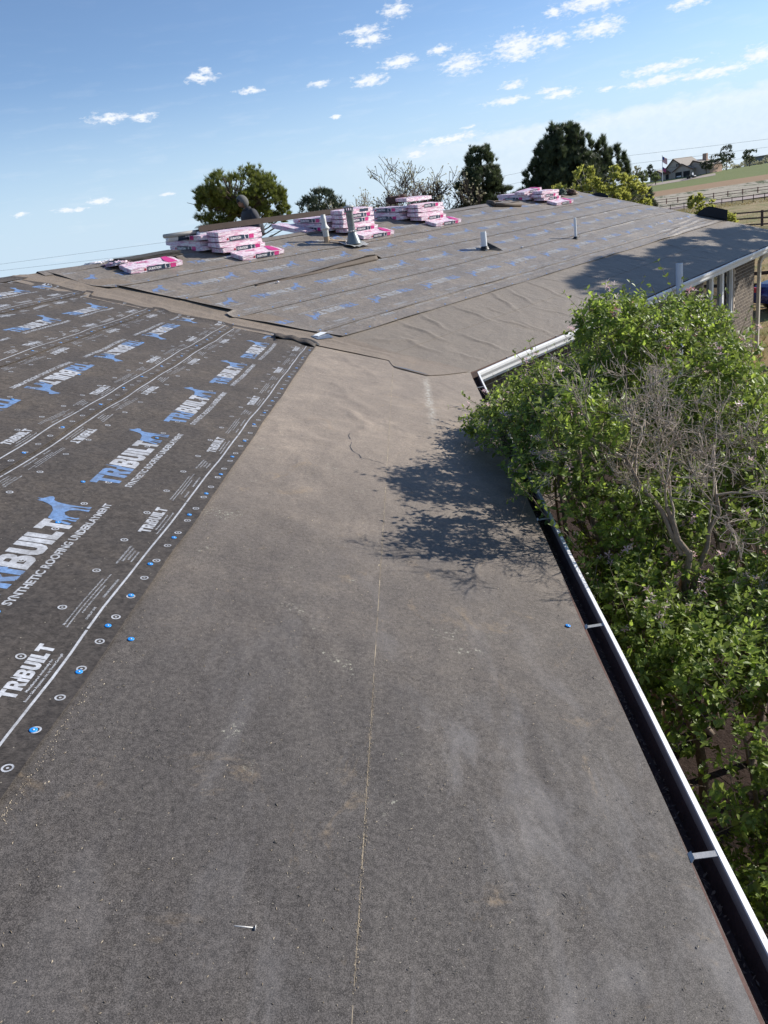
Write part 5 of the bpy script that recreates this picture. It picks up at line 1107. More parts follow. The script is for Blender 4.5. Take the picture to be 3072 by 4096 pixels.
# power line crossing the plain on poles outside the picture
pls = [(168, -40), (150, -27.5), (135, -8), (140, 9), (168, 26), (185, 40)]
for nm_, P in [('a', pls[0]), ('b', pls[-1]), ('c', (170, 27.5))]:
    if nm_ == 'c': continue
def wire(lab, els):
    pts = []
    for (a, e_) in els:
        r = np.interp(a, [-40, 0, 40], [175, 150, 185]); x = AZ(r, a); x.z = CAM.z + r * math.tan(R(e_)); pts.append(x)
    mb = MB(); mb.tube(pts, .018, 5); o = mb.build('power_line', M['rubber'], None); tag(o, lab, 'power line', 'wires crossing the plain')
wire('uppermost thin wire crossing the sky behind the far house', [(-44, 2.2), (-36, 1.6), (-27.5, 1.3), (-17, 1.11), (-7, 1.25), (3, 1.7), (9, 1.95), (16, 1.82), (20, 1.6), (24, 1.4), (30, 1.25), (40, 1.8)])
wire('middle thin wire, behind the roof and chimney of the far house', [(-44, 1.7), (-36, 1.2), (-27.6, .91), (-17, .49), (-7, .7), (3, 1.0), (9, 1.35), (16, 1.30), (20, 1.1), (24, .94), (30, .8), (40, 1.4)])
wire('lowest thin wire, level with the tops of the far right trees', [(3, .6), (9, .75), (16, .78), (20, .6), (24, .48), (30, .4), (40, .9)])
for a, r in ((-44, 175), (42, 186)):
    pp = empty('power_pole', AZ(r, a)); tag(pp, 'wooden power pole at the %s end of the wires' % ('left' if a < 0 else 'right'), 'power pole'); mb = MB(); mb.tube([(0, 0, 0), (0, 0, 11)], [.16, .11], 8); mb.build('pole', M['wood_d'], pp); mb = MB(); mb.box((0, 0, 10), (2.2, .12, .14)); mb.build('crossarm', M['wood_d'], pp)

# ------------------------------------------------------------------ plants
def scatter(tv, tf, P, X, Y, Z, sc_):
    """template (k,3),(m,c) placed at P with axes X,Y,Z scaled"""
    tv = np.asarray(tv, float); tf = np.asarray(tf); n = len(P); k = len(tv)
    V = P[:, None, :] + (X[:, None, :] * tv[None, :, 0:1] + Y[:, None, :] * tv[None, :, 1:2] + Z[:, None, :] * tv[None, :, 2:3]) * sc_[:, None, None]
    F = tf[None, :, :] + (np.arange(n) * k)[:, None, None]
    return V.reshape(-1, 3), F.reshape(-1, tf.shape[1])
def unit(a): return a / (np.linalg.norm(a, axis=-1, keepdims=True) + 1e-9)
def frame(d, roll):
    d = unit(d); ref = np.tile(np.array([0, 0, 1.0]), (len(d), 1)); ref[np.abs(d[:, 2]) > .95] = (1, 0, 0); x = unit(np.cross(ref, d)); y = np.cross(d, x)
    c, s_ = np.cos(roll)[:, None], np.sin(roll)[:, None]; return d, x * c + y * s_, y * c - x * s_
def sph(n): v = rng.normal(size=(n, 3)); return unit(v)
def multi_mesh(name, parts, m_, parent, smooth=False):
    V = []; F = []; o = 0
    for v, f in parts: V.append(v); F.append(f + o); o += len(v)
    return link(name, np_mesh(name, np.concatenate(V), np.concatenate(F)), m_, parent, smooth)
# needle tuft: a spray of narrow blades round an axis (x)
def tuft_tpl(n, L, w, spread):
    V = []; F = []
    for i in range(n):
        a = 2 * math.pi * i / n * 1.618 * 3; sp = spread * (.35 + .65 * ((i * 7 % n) / n)); d = Vector((math.cos(sp), math.sin(sp) * math.cos(a), math.sin(sp) * math.sin(a))); s_ = d.cross(Vector((.3, .5, .8))).normalized() * w; b0 = Vector((.02 * i / n, 0, 0)); k = len(V)
        V += [b0 - s_ * .5, b0 + s_ * .5, b0 + d * L]; F.append((k, k + 1, k + 2))
    return np.array([v[:] for v in V]), np.array(F)
M['bark_pine'] = mat('pine_bark', (.13, .095, .07), .9, vs=14, var=.3, bump=.6); M['bark_grey'] = mat('grey_bark', (.40, .36, .31), .9, vs=14, var=.25, bump=.4); M['bark_pale'] = mat('pale_dead_twigs', (.40, .33, .265), .85, vs=10, var=.25)
M['bark_dark'] = mat('dark_bark', (.07, .05, .04), .9, vs=14, var=.3, bump=.5); M['bark_bush'] = mat('stringy_tan_bark', (.25, .19, .14), .9, vs=30, var=.35, bump=.8, bs=80)
def tube_np(lines, seg=5):
    mb = MB()
    for pts, rad in lines: mb.tube(pts, rad, seg, cap=False)
    return mb
def limb(a, b, bend, r0, r1, n=6, rnd=random):
    m_ = a.lerp(b, .5) + Vector((rnd.uniform(-1, 1), rnd.uniform(-1, 1), bend)) * (b - a).length * .16
    pts = [(a.lerp(m_, s)).lerp(m_.lerp(b, s), s) for s in [i / (n - 1) for i in range(n)]]; return pts, [r0 + (r1 - r0) * i / (n - 1) for i in range(n)]
def conifer(name, base, H, blobs, trunk_top, r0, leaf_m, bark, tpl, ntuft, label, cat='tree', group=None, shell=.6, upward=.6, tscale=(.8, 1.3), nlimb=40, seed=1, lean=(0, 0), cone=None, tw=.012, clump=26, cs=.17):
    rd = random.Random(seed); root = empty(name, base); tag(root, label, cat, group); lines = []; P = []; D = []
    tt = Vector((lean[0], lean[1], trunk_top)); tp = [Vector((0, 0, -.3)), tt * .35 + Vector((rd.uniform(-.1, .1), 0, 0)), tt * .7, tt]; lines.append((tp, [r0, r0 * .8, r0 * .55, r0 * .2]))
    w = np.array([b[3] * b[4] * b[5] for b in blobs]) ** .8; w = w / w.sum(); nb = len(blobs)
    for k in range(nlimb):
        b = blobs[rd.choices(range(nb), w)[0]]; d = Vector((rd.gauss(0, 1), rd.gauss(0, 1), rd.gauss(.25, .8))).normalized(); q = Vector((b[0] + d.x * b[3] * .8, b[1] + d.y * b[4] * .8, b[2] + d.z * b[5] * .8))
        f_ = min(.98, max(.18, (q.z - .35 * math.hypot(q.x, q.y)) / trunk_top)) if cone is None else min(.98, max(.08, q.z / trunk_top - .05))
        a = tt * f_; pts, rad = limb(a, q, -.25, r0 * .42 * (1 - f_ * .6), tw, 6, rd); lines.append((pts, rad))
        for s in range(4):
            q2 = pts[3 + s % 3] + Vector((rd.gauss(0, 1), rd.gauss(0, 1), rd.gauss(.4, .7))) * min(b[3], b[5]) * .28; lines.append(([pts[2 + s % 3], q2], [tw * 1.3, tw * .5]))
    mb = tube_np(lines); mb.build('trunk', bark, root, True)
    cnt = rng.choice(nb, size=ntuft, p=w); bl = np.array(blobs)[cnt]; d = sph(ntuft); rad = shell + (1 - shell) * rng.random(ntuft) ** .6; 
    # boughs: clump the tufts
    nc = max(30, ntuft // clump); cdir = sph(nc); lab = rng.integers(0, nc, ntuft); d = unit(cdir[lab] + rng.normal(size=(ntuft, 3)) * cs); rc = shell + (1 - shell) * rng.random(nc) ** .5; rad = rc[lab] * (1 + rng.normal(size=ntuft) * .07) * np.where(rng.random(ntuft) < .04, 1.08, 1)
    cnt = rng.choice(nb, size=nc, p=w)[lab]; bl = np.array(blobs)[cnt]
    P = bl[:, :3] + d * bl[:, 3:6] * rad[:, None]; P = P[P[:, 2] > .1]; d = d[:len(P)] if len(d) != len(P) else d
    n = len(P); out = unit(P - bl[:n, :3] * .5); ax = unit(out * (1 - upward) + np.array([0, 0, upward]) + rng.normal(size=(n, 3)) * .25); X, Y, Z = frame(ax, rng.random(n) * 6.28); s_ = rng.uniform(tscale[0], tscale[1], n)
    v, f = scatter(tpl[0], tpl[1], P, X, Y, Z, s_); multi_mesh('crown', [(v, f)], leaf_m, root); return root
LM = {'pine1': leafmat('pine_needles_olive', (.040, .062, .014), (.21, .235, .045), .22), 'pine2': leafmat('pine_needles_dark', (.028, .045, .022), (.095, .12, .055), .2), 'pine3': leafmat('pine_needles_grey_green', (.03, .045, .025), (.085, .105, .055), .15),  # round pine's own olive to yellow-green needle tones
      'jun': leafmat('juniper_brown_green', (.05, .045, .025), (.11, .095, .05), .1), 'yel': leafmat('spring_yellow_leaves', (.17, .20, .03), (.38, .38, .09), .4), 'bud': leafmat('pale_buds', (.22, .22, .12), (.42, .40, .27), .4),
      'hon': leafmat('honeysuckle_leaves', (.060, .100, .016), (.23, .29, .065), .30, .48, .32), 'honb': leafmat('young_bright_leaves', (.16, .26, .025), (.36, .46, .08), .42, .48, .32), 'fargreen': leafmat('far_tree_leaves', (.10, .14, .05), (.22, .26, .10), .3),
      'flower': leafmat('pink_petals', (.80, .42, .48), (.90, .70, .70), .3), 'flower2': leafmat('coral_buds', (.65, .14, .16), (.75, .30, .33), .3)}
TP = tuft_tpl(16, .26, .028, .75); TPs = tuft_tpl(10, .34, .05, .9)
p_ = AZ(46, -11.2); p_.z = GZ
conifer('round_pine', p_ + Vector((0, 0, .35)), 8.5, [(0, 0, 7.35, 2.15, 2.1, 1.2), (-1.35, .2, 6.7, 1.25, 1.5, 1.15), (1.35, 0, 6.6, 1.35, 1.5, 1.1), (-1.5, 0, 5.5, 1.0, 1.2, .5), (2.0, 0, 5.9, .75, .9, .6), (2.4, 0, 5.2, .45, .6, .35), (-1.5, 0, 4.9, .5, .6, .25), (0, .9, 6.2, 1.4, .8, .6)], 6.6, .23, LM['pine1'], M['bark_pine'], TP, 5600, 'round topped pine behind the standing man, its forked limbs showing', shell=.66, nlimb=90, seed=5, tscale=(.75, 1.1), tw=.022, clump=26, cs=.13)
conifer('small_spring_tree', AZ(40, -7.6), 5, [(0, 0, 3.6, 1.2, 1.1, .9), (-.7, 0, 4.4, .9, .8, .6), (1.6, 0, 2.9, 1.0, 1.0, .5)], 4.2, .07, LM['yel'], M['bark_grey'], tuft_tpl(5, .16, .07, 1.1), 700, 'thin yellow green tree just right of the round pine', shell=.3, nlimb=30, seed=8)
conifer('bushy_pine', AZ(70, -5.6, 1.4), 7, [(0, 0, 5.2, 2.1, 2, 1.9), (-1.2, 0, 4.0, 1.6, 1.6, 1.2), (1.3, 0, 4.3, 1.5, 1.5, 1.3)], 6.8, .2, LM['pine3'], M['bark_dark'], TPs, 2600, 'grey green bushy pine behind the flue vent', shell=.45, seed=9)
conifer('dark_pine', AZ(52, 5.95), 8, [(0, 0, 6.4, 1.1, 1.1, 1.7), (0, 0, 7.2, .95, 1, 1.2), (-.3, 0, 6.2, 1.5, 1.5, 1.1), (.6, 0, 5.2, 1.6, 1.6, .7), (-.6, 0, 4.8, 1.6, 1.6, .8), (.9, 0, 4.2, 1.6, 1.5, .5), (0, 0, 3.0, 1.8, 1.8, 1.0)], 7.9, .22, LM['pine2'], M['bark_dark'], TP, 6800, 'upright dark pine between the bare trees and the largest pine', shell=.5, upward=.5, nlimb=60, seed=10, cone=1, clump=30, cs=.12)
conifer('spreading_pine', AZ(44, 11.8), 8.5, [(-.3, 0, 6.9, .9, 1.2, 1.3), (.35, 0, 7.2, .5, .8, 1.1), (-1.1, 0, 6.3, .8, 1.2, 1.2), (-2.2, 0, 5.9, .35, .6, .9), (-1.9, 0, 5.1, 1.0, 1.3, .9), (1.0, 0, 6.7, .5, .9, 1.1), (1.7, 0, 6.2, .42, .8, 1.2), (2.4, .2, 6.1, .28, .6, 1.0), (2.9, 0, 5.4, .34, .6, .9), (1.6, 0, 5.0, 1.2, 1.3, .8), (-2.7, 0, 4.6, .5, .8, .8), (2.7, 0, 4.2, .8, 1.0, .5), (0, 0, 5.6, 1.7, 2.0, 1.4), (0, 0, 5.0, 2.0, 2.0, 1.3), (.2, 0, 3.4, 2.2, 2.0, 1.0), (3.4, 0, 4.0, .3, .6, .6)], 6.6, .3, LM['pine2'], M['bark_dark'], TP, 13500, 'largest pine with long upswept boughs, behind the yellow bush', shell=.5, upward=.75, nlimb=120, seed=12, tw=.02, clump=22, cs=.12)
conifer('small_pine', AZ(60, 16.3), 5, [(0, 0, 4.1, .9, .9, .9), (.1, 0, 3.0, 1.1, 1.1, .9)], 4.9, .14, LM['pine3'], M['bark_dark'], TP, 1200, 'small pine at the right foot of the largest pine', shell=.4, seed=14, cone=1)
conifer('juniper', AZ(47, 4.6), 5, [(0, 0, 3.3, 1.0, 1, 1.6), (.2, 0, 4.6, .5, .5, .7)], 5, .12, LM['jun'], M['bark_dark'], tuft_tpl(9, .20, .04, .7), 2200, 'brownish juniper in front of the upright dark pine', shell=.6, upward=.9, seed=15, cone=1)
conifer('juniper', AZ(44, 8.0), 5, [(0, 0, 3.0, .75, .8, 1.3), (.1, 0, 4.2, .45, .45, .9)], 5, .12, LM['jun'], M['bark_dark'], tuft_tpl(9, .20, .04, .7), 1800, 'brown green juniper left of the largest pine', shell=.6, upward=.9, seed=16, cone=1)
conifer('juniper', AZ(42, 9.0), 5, [(0, 0, 3.6, .7, .8, 1.7), (-.5, 0, 2.6, .7, .7, 1)], 5, .12, LM['jun'], M['bark_dark'], tuft_tpl(9, .20, .04, .7), 1800, 'second brown green juniper, touching the largest pine', shell=.6, upward=.9, seed=17, cone=1)
YT = tuft_tpl(6, .12, .075, 1.2)
conifer('yellow_green_bush', AZ(31, 13.1), 5, [(-1.2, 0, 4.4, .8, .9, .7), (-.1, 0, 4.9, .55, .8, .85), (.2, 0, 4.2, 1.2, 1.2, .9), (1.0, 0, 4.9, .45, .7, .7), (1.5, 0, 4.2, .8, .9, .8), (-.6, 0, 3.4, 1.5, 1.3, .9), (1.4, 0, 3.3, 1.1, 1.0, .8)], 4.7, .06, LM['yel'], M['bark_grey'], YT, 6500, 'bright yellow green bush behind the right end of the ridge', 'bush', shell=.3, upward=.5, nlimb=110, seed=20, tscale=(.7, 1.2), tw=.008)
conifer('yellow_green_bush', AZ(33, 16.2), 3.4, [(0, 0, 3.3, .7, .7, .8), (.6, 0, 2.2, .8, .8, .8)], 3, .05, LM['bud'], M['bark_grey'], YT, 700, 'sparse pale bush right of the bright yellow green one', 'bush', shell=.3, upward=.5, nlimb=60, seed=21, tw=.007)
conifer('yellow_green_bush', AZ(30, 19.9), 3.6, [(0, 0, 3.6, .45, .55, .7), (-.5, 0, 3.1, .55, .6, .6), (.55, 0, 3.0, .75, .7, .5), (0, 0, 2.5, .95, .9, .6)], 3.7, .05, LM['yel'], M['bark_grey'], YT, 2300, 'yellow green bush standing alone beyond the gable edge', 'bush', shell=.25, upward=.5, nlimb=60, seed=22, tscale=(.7, 1.2), tw=.007)
FT = tuft_tpl(7, .5, .16, 1.1)
for (a, r, h, w, m_, lab) in ((16.55, 318, 5.6, 1.9, 'fargreen', 'light green tree at the left corner of the far house'), (17.35, 312, 4.4, 1.5, 'fargreen', 'small bright green tree left of the flagpole'), (17.05, 328, 6.4, 1.5, 'pine2', 'narrow dark green tree against the far house wall'), (20.45, 326, 5.0, 2.4, 'pine3', 'low spreading tree at the right corner of the far house'),
                         (21.15, 335, 7.0, 2.9, 'pine2', 'dark rounded tree on the rise, left of the tall one'), (21.65, 345, 9.5, 2.8, 'pine3', 'tall loose tree on the rise right of the far house'), (22.98, 350, 6.2, 3.0, 'pine2', 'lone dark round tree near the right edge of the rise'), (15.9, 300, 5, 1.8, 'fargreen', 'pale green tree behind the small pine'), (16.2, 330, 7, 1.8, 'bud', 'bare looking tree left of the far house')):
    P = AZ(r, a); conifer('far_tree', P, h, [(0, 0, h * .62, w, w, h * .34), (w * .25, 0, h * .42, w * .9, w, h * .2)], h * .85, .18, LM[m_], M['bark_dark'], FT, 520, lab, 'tree', 'trees on the far rise', shell=.45, seed=int(a * 10), nlimb=12, cone=1, tw=.03)
# hazy hedge and low shed farther right on the rise
sh = empty('far_shed', AZ(420, 23.5)); tag(sh, 'long low grey shed on the horizon near the right edge', 'shed'); mb = MB(); mb.box(hd * 1 + UP * 1.6, (14, 6, 3.2), Matrix.Rotation(-.35, 3, 'Z')); mb.build('wall', mat('weathered_shed', (.22, .22, .22), .8), sh); mb = MB(); mb.box(hd * 1 + UP * 3.3, (15, 7, .4), Matrix.Rotation(-.35, 3, 'Z')); mb.build('roof', M['far_roof'], sh)
P = []
for i in range(1600):
    a = rng.uniform(19.8, 29); r = rng.uniform(372, 385); p = AZ(r, a, rng.uniform(.2, 4.2) * (.6 + .4 * math.sin(a * 5))); P.append(p[:])
P = np.array(P); X, Y, Z = frame(rng.normal(size=(len(P), 3)) + [0, 0, 1], rng.random(len(P)) * 6); v, f = scatter(FT[0], FT[1], P, X, Y, Z, rng.uniform(1, 2, len(P))); o = multi_mesh('hedge', [(v, f)], LM['bud'], None); tag(o, 'loose hedge of pale shrubs along the far rise behind the trees', 'hedge', kind='stuff')
# weeds along the near fence line and tufts in the yard
gt = tuft_tpl(9, .35, .03, .6); P = []
for i in range(5200):
    if i < 1500: a = rng.uniform(14, 30); r = rng.uniform(150, 175); sc_w = 2.2
    else: a = rng.uniform(12, 40); r = 22 + 90 * rng.random() ** 1.6; sc_w = 1
    p = AZ(r, a); P.append((*p[:], sc_w * rng.uniform(.5, 1.2)))
P = np.array(P); X, Y, Z = frame(rng.normal(size=(len(P), 3)) * .2 + [0, 0, 1], rng.random(len(P)) * 6); v, f = scatter(gt[0], gt[1], P[:, :3], X, Y, Z, P[:, 3] * .55); o = multi_mesh('dry_grass', [(v, f)], leafmat('dry_grass_blades', (.16, .14, .05), (.45, .36, .18), .2), None); tag(o, 'dry grass tufts and weeds over the yard and pasture', 'grass', kind='stuff')

# branching skeletons
def grow(lines, p, d, L, r, depth, rd, spread=.55, curl=.25, ups=.1, tips=None, ratio=.72):
    n = 4; pts = [p]; q = p.copy(); dd = d.normalized()
    for i in range(n):
        dd = (dd + Vector((rd.gauss(0, 1), rd.gauss(0, 1), rd.gauss(0, 1))) * curl * .4 + Vector((0, 0, ups))).normalized(); q = q + dd * (L / n); pts.append(q.copy())
    rads = [r * (1 - .45 * i / n) for i in range(n + 1)]; lines.append((pts, rads))
    if tips is not None: tips.append((q.copy(), dd.copy(), depth))
    if depth <= 0: return
    for k in range(rd.choice((2, 3, 3))):
        s_ = rd.uniform(.45, 1.0); i = min(n, int(s_ * n)); nd = (dd + Vector((rd.gauss(0, 1), rd.gauss(0, 1), rd.gauss(0, 1))) * spread).normalized(); grow(lines, pts[i], nd, L * ratio * rd.uniform(.75, 1.15), rads[i] * .62, depth - 1, rd, spread, curl, ups, tips, ratio)
def bare_tree(P, H, label, seed, bark, leaf=None, nl=0, depth=6, spread=.5, n0=4):
    rd = random.Random(seed); root = empty('bare_tree', P); tag(root, label, 'tree'); lines = []; tips = []
    lines.append(([Vector((0, 0, -.3)), Vector((.1, 0, H * .25))], [.20, .15]))
    for k in range(n0): grow(lines, Vector((.1, 0, H * (.2 + .02 * k))), Vector((math.cos(k * 2.1) * .6, math.sin(k * 2.1) * .6, 1)), H * .24, .10, depth - 1, rd, spread, .35, .10, tips, .80)
    lines = [(p, [max(x, .014) for x in r]) for p, r in lines]; mb = tube_np(lines, 4); mb.build('trunk', bark, root)
    P2 = np.array([t[0][:] for t in tips if t[2] < 2]); 
    if leaf and len(P2):
        P2 = np.repeat(P2, 1, 0) + rng.normal(size=(len(P2), 3)) * .10; X, Y, Z = frame(rng.normal(size=P2.shape), rng.random(len(P2)) * 6); v, f = scatter(*tuft_tpl(4, .10, .07, 1.2), P2, X, Y, Z, rng.uniform(.7, 1.3, len(P2))); multi_mesh('crown', [(v, f)], leaf, root)
    return root
bare_tree(AZ(60, -2.4), 9.0, 'pale budding tree, leftmost of the leafless looking ones', 3, M['bark_grey'], LM['bud'], depth=6, n0=3)
bare_tree(AZ(64, -4.3), 7.6, 'small budding tree behind the second stack of bundles', 33, M['bark_grey'], LM['bud'], depth=6, n0=3)
bare_tree(AZ(52, 0.9), 10.6, 'nearly bare tree with open curving branches, over the third stack', 6, M['bark_dark'], LM['bud'], depth=6, spread=.55, n0=3)
bare_tree(AZ(50, 2.9), 10.4, 'nearly bare tree touching the upright dark pine', 7, M['bark_dark'], LM['bud'], depth=6, n0=3)

# ------------------------------------------------------------------ honeysuckle, in the angle of the house
BL_ = [(1.22, -3.75, .08, .70, .90, .84), (.70, -3.2, -.16, .82, 1.15, .66), (.50, -4.4, -.20, .62, 1.0, .48), (1.5, -4.7, -.85, 1.15, 1.3, .72), (1.65, -3.8, -.5, .78, 1.1, .80), (1.5, -2.6, -.6, .8, .8, .72), (.75, -1.9, -.52, .9, 1.2, .58),
       (.18, -4.55, .0, .28, .60, .20), (.10, -3.6, .08, .32, .8, .28), (2.4, -4.9, -1.35, .9, 1.1, .7), (.80, -3.95, .78, .22, .34, .36), (.30, -5.1, .45, .22, .30, .34), (.48, -5.5, -.75, .34, .55, .45), (1.45, -3.4, .58, .38, .5, .34)]
BL2 = [(1.8, -7.9, -1.95, 1.0, 1.1, .6), (2.4, -6.3, -1.75, 1.0, 1.0, .6), (1.05, -5.9, -1.15, .95, 1.15, .72), (2.1, -5.7, -1.5, 1.1, 1.2, .8), (1.2, -7.2, -1.8, 1.05, 1.2, .75), (2.6, -6.9, -2.1, 1.2, 1.3, .7), (1.0, -8.4, -2.1, .9, 1.0, .7), (3.3, -4.9, -1.8, 1.2, 1.3, .8), (2.2, -8.3, -2.3, 1.2, 1.2, .6)]
def inside_house(P):
    x, y, z = P[:, 0], P[:, 1], P[:, 2]; rn = -x; fr = nV.x * x + nV.y * y; rt = eV.x * x + eV.y * y
    hitn = (x < .15) & (z < S * np.maximum(rn, 0) + .09); hitf = (fr > -.17) & (rt > 0) & (z < S * np.maximum(fr, 0) + .09); return hitn | hitf
LEAF_V = np.array([(0, 0, 0), (.34, .29, .07), (.34, -.29, .07), (1, 0, -.05), (.5, 0, 0), (.74, .19, .03), (.74, -.19, .03)]); LEAF_F = np.array([(0, 4, 1), (0, 2, 4), (4, 5, 1), (4, 2, 6), (4, 3, 5), (4, 6, 3)])
def leafy(blobs, ntw, seed, long_frac=.06):
    w = np.array([b[3] * b[4] + b[4] * b[5] + b[3] * b[5] for b in blobs]); w = w / w.sum(); c = rng.choice(len(blobs), ntw, p=w); bl = np.array(blobs)[c]; d = sph(ntw); d[:, 2] = np.where(d[:, 2] < -.25, -d[:, 2], d[:, 2])
    nz = np.array([noise.noise(Vector((a[0] * 2.2 + s_, a[1] * 2.2, a[2] * 2.2))) for a, s_ in zip(d, c * 3.1)]); rad = np.clip(.92 + .42 * nz + rng.normal(size=ntw) * .06, .5, 1.16); rad = np.where(rng.random(ntw) < .22, rad * rng.uniform(.55, .9, ntw), rad)
    P = bl[:, :3] + d * bl[:, 3:6] * rad[:, None]
    keep = ~inside_house(P) & (P[:, 2] > GZ + .1)
    cl = np.array([noise.noise(Vector((p[0] * 2.9, p[1] * 2.9, p[2] * 2.9 + seed))) for p in P]); keep &= (cl > -.20) | (rng.random(ntw) < .30)
    for b in blobs: q = (P - np.array(b[:3])) / np.array(b[3:6]); keep &= ~((np.linalg.norm(q, axis=1) < .72) & (rng.random(ntw) < .8))
    P = P[keep]; d = d[keep]; n = len(P)
    L = np.where(rng.random(n) < long_frac, rng.uniform(.22, .42, n), rng.uniform(.08, .18, n)); tdir = unit(d * .8 + np.array([0, 0, .45]) + rng.normal(size=(n, 3)) * .45)
    outP = []; outD = []; outS = []; tw = []
    for j in range(6):
        s_ = (j + .6) / 6
        for sd_ in (-1, 1):
            X, Y, Z = frame(tdir, np.full(n, j * 1.57) + rng.normal(size=n) * .3); q = P + tdir * (L * s_)[:, None]; dd = unit(tdir * .55 + Y * sd_ * .9 + rng.normal(size=(n, 3)) * .22 + np.array([0, 0, -.05])); m_ = rng.random(n) < .86; outP.append(q[m_]); outD.append(dd[m_]); outS.append((rng.uniform(.028, .070, n) * (1.05 - .45 * s_))[m_])
    for i in range(n):
        if L[i] > .2 or i % 5 == 0: tw.append(([Vector(P[i]) - Vector(tdir[i]) * .12, Vector(P[i]) + Vector(tdir[i]) * L[i]], [.0028, .0012]))
    P2 = np.concatenate(outP); D2 = np.concatenate(outD); S2 = np.concatenate(outS); ok = ~inside_house(P2); P2, D2, S2 = P2[ok], D2[ok], S2[ok]
    Y = unit(np.cross(np.array([0, 0, 1.0]) + rng.normal(size=D2.shape) * .45, D2)); Z = np.cross(D2, Y); return P2, D2, Y, Z, S2, P + tdir * L[:, None], tw
# stray shoots reaching over the gutter, as the photo shows at the left
SH = [((.10, -3.1, .05), (-.26, -2.6, .33), 12), ((.08, -3.4, .0), (-.20, -3.3, .22), 8), ((.1, -5.0, -.05), (-.12, -5.0, .30), 10), ((.2, -5.3, -.1), (.02, -5.55, .18), 7), ((.5, -2.2, .25), (.35, -1.75, .52), 8), ((1.3, -3.6, .85), (1.22, -3.5, 1.16), 6), ((1.0, -3.7, .9), (.92, -3.8, 1.22), 6), ((1.6, -3.3, .75), (1.7, -3.2, 1.02), 6), ((.4, -3.6, .45), (.12, -3.7, .72), 9), ((.35, -4.2, .3), (.10, -4.4, .75), 9)]
def bush(name, label, blobs, ntw, base, nst, nleafobj, nflow, shoots=(), flow_frac=1.0, seed=2):
    rd = random.Random(seed); root = empty(name, base); tag(root, label, 'bush'); off = Vector(base)
    P, X, Y, Z, S_, tips, tw = leafy(blobs, ntw, seed)
    for a, b, n in shoots:
        a, b = np.array(a), np.array(b); ps = np.array([a + (b - a) * (i + 1) / n for i in range(n)]); ps = np.repeat(ps, 2, 0); dd = unit(unit((b - a)[None, :])[0] * .5 + rng.normal(size=ps.shape) * .75); y = unit(np.cross(np.array([0, 0, 1.0]) + rng.normal(size=ps.shape) * .4, dd)); P = np.concatenate([P, ps]); X = np.concatenate([X, dd]); Y = np.concatenate([Y, y]); Z = np.concatenate([Z, np.cross(dd, y)]); S_ = np.concatenate([S_, rng.uniform(.035, .055, len(ps))]); tw.append(([Vector(a), Vector(a * .5 + b * .5) + Vector((0, 0, .03)), Vector(b)], [.005, .0035, .002]))
    n = len(P); top = P[:, 2] - .6 * np.linalg.norm(P - np.array(CAM), axis=1) * .1; order = np.argsort(-(unit(P - np.array(base)) @ np.array([-.35, -.5, .8])) - P[:, 2] * .4 + rng.random(n) * .3)
    sel = order[:nleafobj * 6:6] if nleafobj else np.array([], int); rest = np.ones(n, bool); rest[sel] = False; br = rng.random(n) < .22
    P = P - np.array(base)
    for nm, msk, mt in (('foliage', rest & ~br, LM['hon']), ('young_foliage', rest & br, LM['honb'])):
        v, f = scatter(LEAF_V, LEAF_F, P[msk], X[msk], Y[msk], Z[msk], S_[msk]); o = multi_mesh(nm, [(v, f)], mt, root); o['kind'] = 'stuff'
    if len(sel):
        lm = np_mesh('leaf', LEAF_V, LEAF_F); lm.materials.append(LM['honb'])
        for i in sel:
            o = bpy.data.objects.new('leaf', lm); COL.objects.link(o); o.parent = root; o.matrix_local = Matrix.Translation(Vector(P[i])) @ (Matrix((X[i], Y[i], Z[i])).transposed() * S_[i]).to_4x4()
    lines = []
    for k in range(nst):
        b = blobs[k % len(blobs)]; q = Vector(b[:3]) + Vector((rd.gauss(0, .4) * b[3], rd.gauss(0, .4) * b[4], rd.uniform(0, .7) * b[5])); 
        if q.x < .2: q.x = .25
        a = off + Vector((rd.gauss(0, .30), rd.gauss(0, .45), -.05)); pts, rad = limb(a, q, .1, rd.uniform(.022, .05), .006, 8, rd); pts = [Vector((max(p.x, .22), p.y, p.z)) for p in pts]; lines.append((pts, rad))
        for s in range(5):
            i = 3 + s % 5; q2 = pts[min(i, 7)] + Vector((rd.gauss(0, .3), rd.gauss(0, .35), rd.uniform(0, .4))); q2.x = max(q2.x, .2); lines.append(([pts[min(i, 7)], q2], [.006, .003]))
    lines += tw; lines = [([p - off for p in pp], r_) for pp, r_ in lines]; mb = tube_np(lines, 5); mb.build('stems', M['bark_bush'], root, True)
    # flowers: five narrow petals each, in twos and threes at the twig ends
    fv = []; ff = []
    for k in range(5):
        a = 2 * math.pi * k / 5; d = Vector((math.cos(a), math.sin(a), .25)); s_ = Vector((-math.sin(a), math.cos(a), 0)) * .16; i = len(fv); fv += [Vector((0, 0, 0)), d * .6 + s_, d * 1.0, d * .6 - s_]; ff += [(i, i + 1, i + 2), (i, i + 2, i + 3)]
    fv += [Vector((.1, 0, -.1)), Vector((-.1, .05, -.1)), Vector((0, -.02, -1.1))]; i = len(fv) - 3; ff += [(i, i + 1, i + 2)]
    fv = np.array([v[:] for v in fv]); ff = np.array(ff); fm = {}
    for kk in ('flower', 'flower2'): fm[kk] = np_mesh('flower', fv, ff); fm[kk].materials.append(LM[kk])
    sc_t = tips[:, 2] * 1.0 - .25 * tips[:, 1] * 0; facing = unit(tips - np.array([b[:3] for b in blobs]).mean(0)) @ unit(np.array([[-.25, -.45, .85]]))[0] + 1.1 * tips[:, 2]; pick = rng.choice(np.argsort(-facing)[:max(nflow, int(len(tips) * .5))], size=min(nflow, len(tips)), replace=False)
